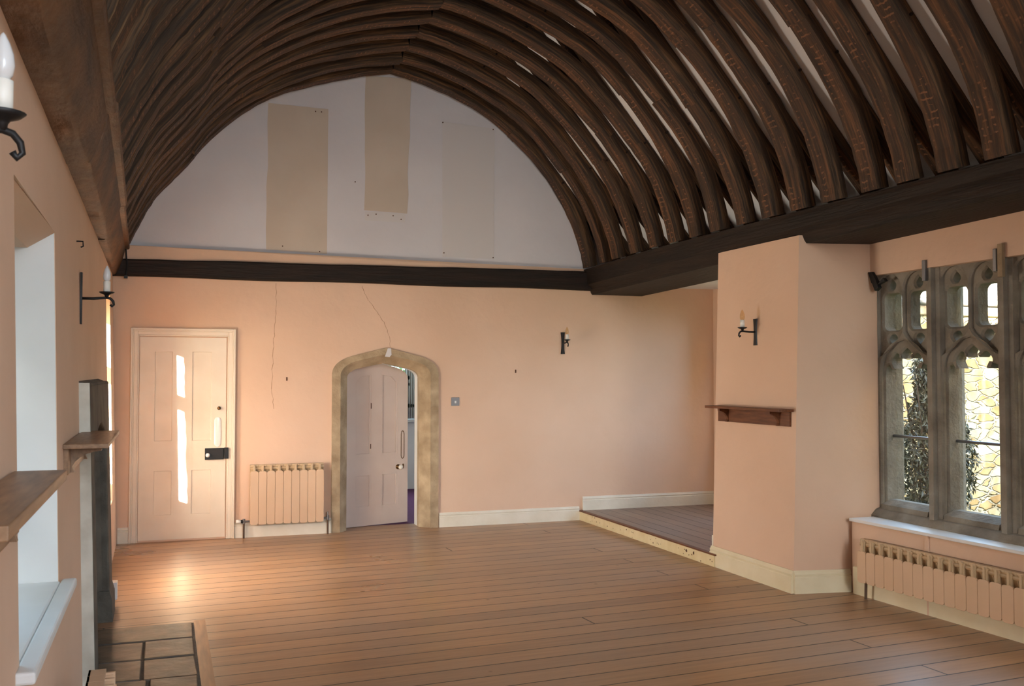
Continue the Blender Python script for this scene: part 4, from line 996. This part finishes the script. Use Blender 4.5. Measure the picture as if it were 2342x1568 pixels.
# ------------------------------------------------------------------ wall sconces
def sconce(loc, out, label, bulb, hgt=.25, turn=0.0, reach=.13, bw=.026):
    """loc: centre of the backplate on the wall; out: unit normal into room"""
    c = Vector(loc); out = Vector(out).normalized(); sd = Vector((-out.y, out.x, 0))
    r = empty("wall_sconce", c); tag(r, label, "wall lamp", "wrought iron candle sconces")
    def T(s_, o, h): return c + sd * s_ + out * o + Vector((0, 0, h))
    b = MB(); rings = []
    for k in range(13):
        t = -1 + 2 * k / 12; w_ = bw * (.62 + .38 * t * t) ; z = t * hgt / 2
        rings.append([T(-w_, .002, z), T(w_, .002, z), T(w_ * .8, .012, z), T(-w_ * .8, .012, z)])
    b.loft(rings); b.obj("backplate", M['dark'], r)
    cdir = out * reach + sd * turn
    def A(t, h): return c + cdir * t + Vector((0, 0, h))
    arm = MB(); arm.tube([A(.06, .0), A(.5, .0), A(1.0, .006), A(1.14, .002), A(1.24, -.012), A(1.27, -.03), A(1.2, -.04), A(1.14, -.03)], [.007] * 5 + [.006, .006, .007], 8); arm.obj("arm", M['dark'], r, smooth=True)
    p = A(1.0, 0)
    MB().lathe([(.008, .004), (.01, .016), (.014, .022), (.03, .028), (.039, .036), (.036, .037), (.012, .031)], p, 20).obj("drip_pan", M['dark'], r, smooth=True)
    MB().lathe([(.0175, .031), (.0175, .092), (.012, .094)], p, 18).obj("candle_tube", M['candle'], r, smooth=True)
    MB().lathe([(.009, .092), (.0165, .102), (.0195, .118), (.0175, .138), (.011, .158), (.004, .172), (.001, .176)], p, 18).obj("bulb", bulb, r, smooth=True)
    return r
sconce((XL(1.72, 2.0) + .0, 1.80, 2.02), (1, 0, 0), "wrought iron sconce with white bulb on the left wall nearest camera", M['bulbw'], reach=.115, turn=0.06)
sconce((XL(5.45, 2.0), 5.48, 2.0), (1, 0, 0), "wrought iron sconce with white bulb on the left wall above the chimneypiece", M['bulbw'], hgt=.27, turn=.0)
sconce(FW(4.13, 1.95, 0), (KF, -1, 0), "wrought iron sconce on the far wall right of the stone arch", M['bulbc'], hgt=.24)
sconce((XR(1.94), 6.525, 1.94), (-1, 0, 0), "wrought iron sconce with clear bulb on the wall pier", M['bulbc'], hgt=.21, reach=.125)

# ------------------------------------------------------------------ bracket shelves
def shelf(y0, y1, xw, h, sgn, dep, label, mt, lean=0.0, up=0.0, th=.02, bh=.11, skew=0.0):
    """on a wall at x = xw, sgn = direction into the room"""
    r = empty("bracket_shelf", (xw, (y0 + y1) / 2, h)); tag(r, label, "shelf", "wooden bracket shelves on the walls")
    def B(y, a, z): return (xw + sgn * (a + skew * (y - y0)) , y, z)
    def bx(ya, yb, a0, a1, z0, z1):
        return MB().hexa([B(ya, a0, z0), B(yb, a0, z0), B(yb, a1, z0), B(ya, a1, z0)], [B(ya, a0, z1), B(yb, a0, z1), B(yb, a1, z1), B(ya, a1, z1)])
    bx(y0 - .03, y1 + .03, 0, dep, h - th, h).obj("board", mt, r, bevel=.003)
    bx(y0, y1, .0, .02, h - th - bh, h - th).obj("back_rail", mt, r, bevel=.002)
    for yb in (y0 + .12, y1 - .16):
        prof = [(.02, h - th), (dep * .82, h - th), (dep * .80, h - th - .02)] + [(.02 + dep * .72 * (1 - math.sin(t)), h - th - .02 - bh * .8 * (1 - math.cos(t)) * 1.0) for t in [k * math.pi / 12 for k in range(1, 6)]] + [(.035, h - th - bh), (.02, h - th - bh)]
        MB().loft([[B(yb + d, a, z) for a, z in prof] for d in (0, .028)]).obj("bracket", mt, r)
    return r
shelf(6.05, 7.03, XR(1.33), 1.345, -1, .13, "brown wooden bracket shelf on the wall pier below its sconce", M['shelf'])
shelf(4.42, 5.40, XL(4.4, 1.3), 1.312, 1, .175, "weathered wooden bracket shelf beside the stone chimneypiece", M['oldshelf'])
shelf(1.86, 2.83, XL(2.3, 1.33), 1.345, 1, .13, "weathered wooden bracket shelf nearest the camera by the window recess", M['oldshelf'], th=.028, bh=.13)

# ------------------------------------------------------------------ chimneypiece and hearth
fpz = empty("chimneypiece", (-.3, 6.25, 0)); tag(fpz, "grey moulded stone chimneypiece on the left wall", "fireplace")
FY0, FY1, FT = 5.34, 7.15, 1.56
def FX(y, h, o): return (-.303 - .0035 * (y - 5.3) - .030 * h - .13 + o, y, h)    # o from the wall face
op = [(5.60, -.0), (5.60, 1.14)] + [(5.60 + 1.22 * t, 1.14 + .17 * math.sin(math.pi * t) ** .6) for t in [k / 14 for k in range(1, 14)]] + [(6.82, 1.14), (6.82, 0)]
outl = [(FY0, 0)] + op + [(FY1, 0), (FY1, FT), (FY0, FT)]
plate(outl, [], .14).xf(lambda y, h, z: FX(y, h, z - .02)).obj("surround", M['fire'], fpz, bevel=.012)
op2 = [(y + (.045 if y > 6.2 else -.045) * -1, h - (.04 if h > 1 else 0)) for y, h in op]
MB().loft([[FX(y, h, .075) for y, h in op], [FX(y, h, .02) for y, h in op2], [FX(y, h, -.06) for y, h in op2], [FX(y * .93 + 6.2 * .07, h - .05 * (h > 1), -.10) for y, h in op2], [FX(y * .93 + 6.2 * .07, h - .05 * (h > 1), -.30) for y, h in op2]], closed=False).obj("moulded_reveal", M['fire'], fpz)
MB().loft([[FX(y, h, o) for h, o in ((FT - .015, .0), (FT - .015, .125), (FT + .03, .02), (FT + .03, .0))] for y in (FY0, FY1)]).obj("weathered_top", M['fire'], fpz)
for yb in (6.80,):
    MB().loft([[FX(y, 0, .0), FX(y, 0, .135), FX(y, .14, .135), FX(y, .20, .12), FX(y, .20, 0)] for y in (6.795, 7.16)]).obj("plinth", M['fire'], fpz)
MB().loft([[FX(y, h, o) for y, o in ((FY0 - .004, -.02), (FY0 - .004, .116), (FY0, .118), (FY0, -.02))] for h in (0, FT)]).obj("pale_edge", M['edge'], fpz)  # near side face in a paler colour than the front
fb = MB().box((-1.02, 5.45, 0), (-.90, 7.0, 1.5)); struct(fb.obj("wall_firebox", M['soot']), "sooty back of the fireplace opening", "wall")

hz = empty("hearth", (-.05, 5.6, 0)); tag(hz, "dark worn stone slab hearth before the chimneypiece", "hearth")
random.seed(21)
rows = [6.58, 6.19, 5.80, 5.41, 5.02, 4.63, 4.24]
for k in range(6):
    ya, yb = rows[k + 1] + .006, rows[k] - .006
    cuts = [-.42, .187] if k % 2 == 0 and k != 2 else [-.42, random.uniform(-.14, -.06), .187]
    if k == 2: cuts = [-.42, -.10, .187]
    for a, b in zip(cuts[:-1], cuts[1:]):
        q = [(a + .005 + random.uniform(0, .008), ya + random.uniform(0, .01)), (b - .005 - random.uniform(0, .012), ya + random.uniform(0, .012)), (b - .005 - random.uniform(0, .012), yb - random.uniform(0, .012)), (a + .005, yb - random.uniform(0, .008))]
        MB().loft([[(x, y, z) for x, y in q] for z in (.0, .014 + random.uniform(-.003, .004))]).obj("hearth_stone", M['hearth'], hz, bevel=.006)
mgr = MB().box((-.42, rows[-1], .0), (.19, 6.585, .005)).obj("joint_bed", M['fire'], hz)
bd = MB().hexa([(.192, 4.2, 0), (.262, 4.2, 0), (.262, 6.64, 0), (.192, 6.64, 0)], [(.192, 4.2, .006), (.262, 4.2, .006), (.262, 6.64, .006), (.192, 6.64, .006)])
tag(bd.obj("border_board", M['pine']), "narrow pine border board along the edge of the stone hearth", "board")

# ------------------------------------------------------------------ small fittings
sw = empty("light_switch", FW(2.902, 1.317, 0)); tag(sw, "square metal light switch right of the stone arch", "light switch")
MB().box((2.858, 1.273, 0), (2.946, 1.361, .008)).xf(FW).obj("plate", M['steel'], sw, bevel=.002)
MB().box((2.893, 1.30, .008), (2.911, 1.325, .014)).xf(FW).obj("rocker", M['china'], sw)
so_ = empty("wall_socket", (-.27, 7.35, .3)); tag(so_, "small white socket low on the left wall past the chimneypiece", "socket")
MB().box((XL(7.3, .1) - .01, 7.22, .05), (-.295, 7.30, .17)).obj("box", M['china'], so_, bevel=.004)
hk = empty("iron_hook", FW(-.36, 2.62, .08)); tag(hk, "thin black iron rod hanging at the left end of the tie beam", "hook")
MB().tube([FW(-.365, 2.80, .075), FW(-.352, 2.64, .078), FW(-.362, 2.53, .08)], .007, 8).obj("rod", M['dark'], hk)
MB().box((-.378, 2.518, .066), (-.346, 2.545, .09)).xf(FW).obj("foot", M['dark'], hk)
h2 = empty("wall_hook", (XL(5.3, 2.25), 5.3, 2.26)); tag(h2, "tiny dark hook on the left wall above the further sconce", "hook")
MB().tube([(XL(5.3, 2.27), 5.3, 2.275), (XL(5.3, 2.27) + .03, 5.3, 2.275), (XL(5.3, 2.27) + .032, 5.3, 2.25), (XL(5.3, 2.27) + .02, 5.3, 2.245)], .004, 6).obj("wire", M['dark'], h2)

# ------------------------------------------------------------------ light
W = D.worlds.new("World"); S.world = W; W.use_nodes = True
nt = W.node_tree; bg = nt.nodes["Background"]
sky = nt.nodes.new("ShaderNodeTexSky"); sky.sky_type = 'NISHITA'; sky.sun_disc = False; sky.sun_elevation = math.radians(22); sky.sun_rotation = math.radians(220); sky.air_density = 1; sky.dust_density = 3
mixw = nt.nodes.new("ShaderNodeMixRGB"); mixw.inputs[0].default_value = .8; mixw.inputs[2].default_value = (.58, .78, 1.0, 1)
nt.links.new(sky.outputs[0], mixw.inputs[1]); nt.links.new(mixw.outputs[0], bg.inputs[0])
bg.inputs[1].default_value = 2.4

def light(name, typ, loc, rot, energy, color, **kw):
    l = D.lights.new(name, typ); l.energy = energy; l.color = color
    for k, v in kw.items(): setattr(l, k, v)
    o = D.objects.new(name, l); o.location = loc; o.rotation_euler = rot; COL.objects.link(o); return o
sd_ = Vector((SUN.x, SUN.y, -SLOPE)).normalized()
sun = light("sun", 'SUN', (0, -10, 10), sd_.to_track_quat('-Z', 'Y').to_euler(), 44, (1, .86, .7), angle=math.radians(.5))
def portal(name, c, n, sx, sy):
    o = light(name, 'AREA', c, Vector(n).to_track_quat('-Z', 'Y').to_euler(), 1, (1, 1, 1), shape='RECTANGLE', size=sx, size_y=sy); o.data.cycles.is_portal = True; return o
portal("portal_bay", (5.32, 4.1, 1.5), (-1, 0, 0), 3.8, 1.8)
portal("portal_recess", (6.2, 8.42, 1.62), (-1, 0, 0), 1.9, 1.5)
portal("portal_left", (-.9, 3.56, 1.46), (1, 0, 0), 1.2, 1.4)
portal("portal_beyond", (2.28, 13.6, 1.7), (0, -1, 0), 2.1, 1.45)
# added cool fill lamp at the unseen window behind the camera
light("rear_fill_light", 'AREA', (2.1, YR + .05, 2.95), Vector((0, 1, 0)).to_track_quat('-Z', 'Y').to_euler(), 62, (.84, .92, 1), shape='RECTANGLE', size=2.3, size_y=2.8)
light("pier_fill_light", 'AREA', (-.72, 7.69, .98), Vector((1, 0, .42)).to_track_quat('-Z', 'Y').to_euler(), 42, (1, .89, .77), shape='RECTANGLE', size=.85, size_y=1.0)  # added warm fill lamp in the added low window, brightens the pier front
light("far_window_daylight", 'AREA', (1.95, 13.17, 1.65), Vector((0, -1, 0)).to_track_quat('-Z', 'Y').to_euler(), 16, (.85, .93, 1), shape='RECTANGLE', size=1.2, size_y=1.3)
# the camera's own flash
light("camera_flash", 'POINT', (.03, .05, 1.72), (0, 0, 0), 5, (1, .97, .92), shadow_soft_size=.02)

# ------------------------------------------------------------------ camera
cam = D.cameras.new("camera"); co = D.objects.new("camera", cam); COL.objects.link(co)
cam.sensor_width = 36; cam.lens = 2200 / 2342 * 36; cam.clip_start = .05
co.location = (0, 0, 1.6)
yaw, pit = math.radians(19.812), math.radians(1.9005)
co.rotation_euler = (math.pi / 2 + pit, 0, -yaw)
cam.dof.use_dof = True; cam.dof.focus_distance = 8.5; cam.dof.aperture_fstop = 14
S.camera = co
S.view_settings.view_transform = 'Standard'; S.view_settings.look = 'None'; S.view_settings.gamma = 1; S.view_settings.use_curve_mapping = False
S.view_settings.exposure = 1.27
c = S.cycles
c.max_bounces = 7; c.diffuse_bounces = 5; c.glossy_bounces = 3; c.transmission_bounces = 4; c.transparent_max_bounces = 8
c.caustics_reflective = False; c.caustics_refractive = False; c.sample_clamp_indirect = 6
c.use_denoising = True
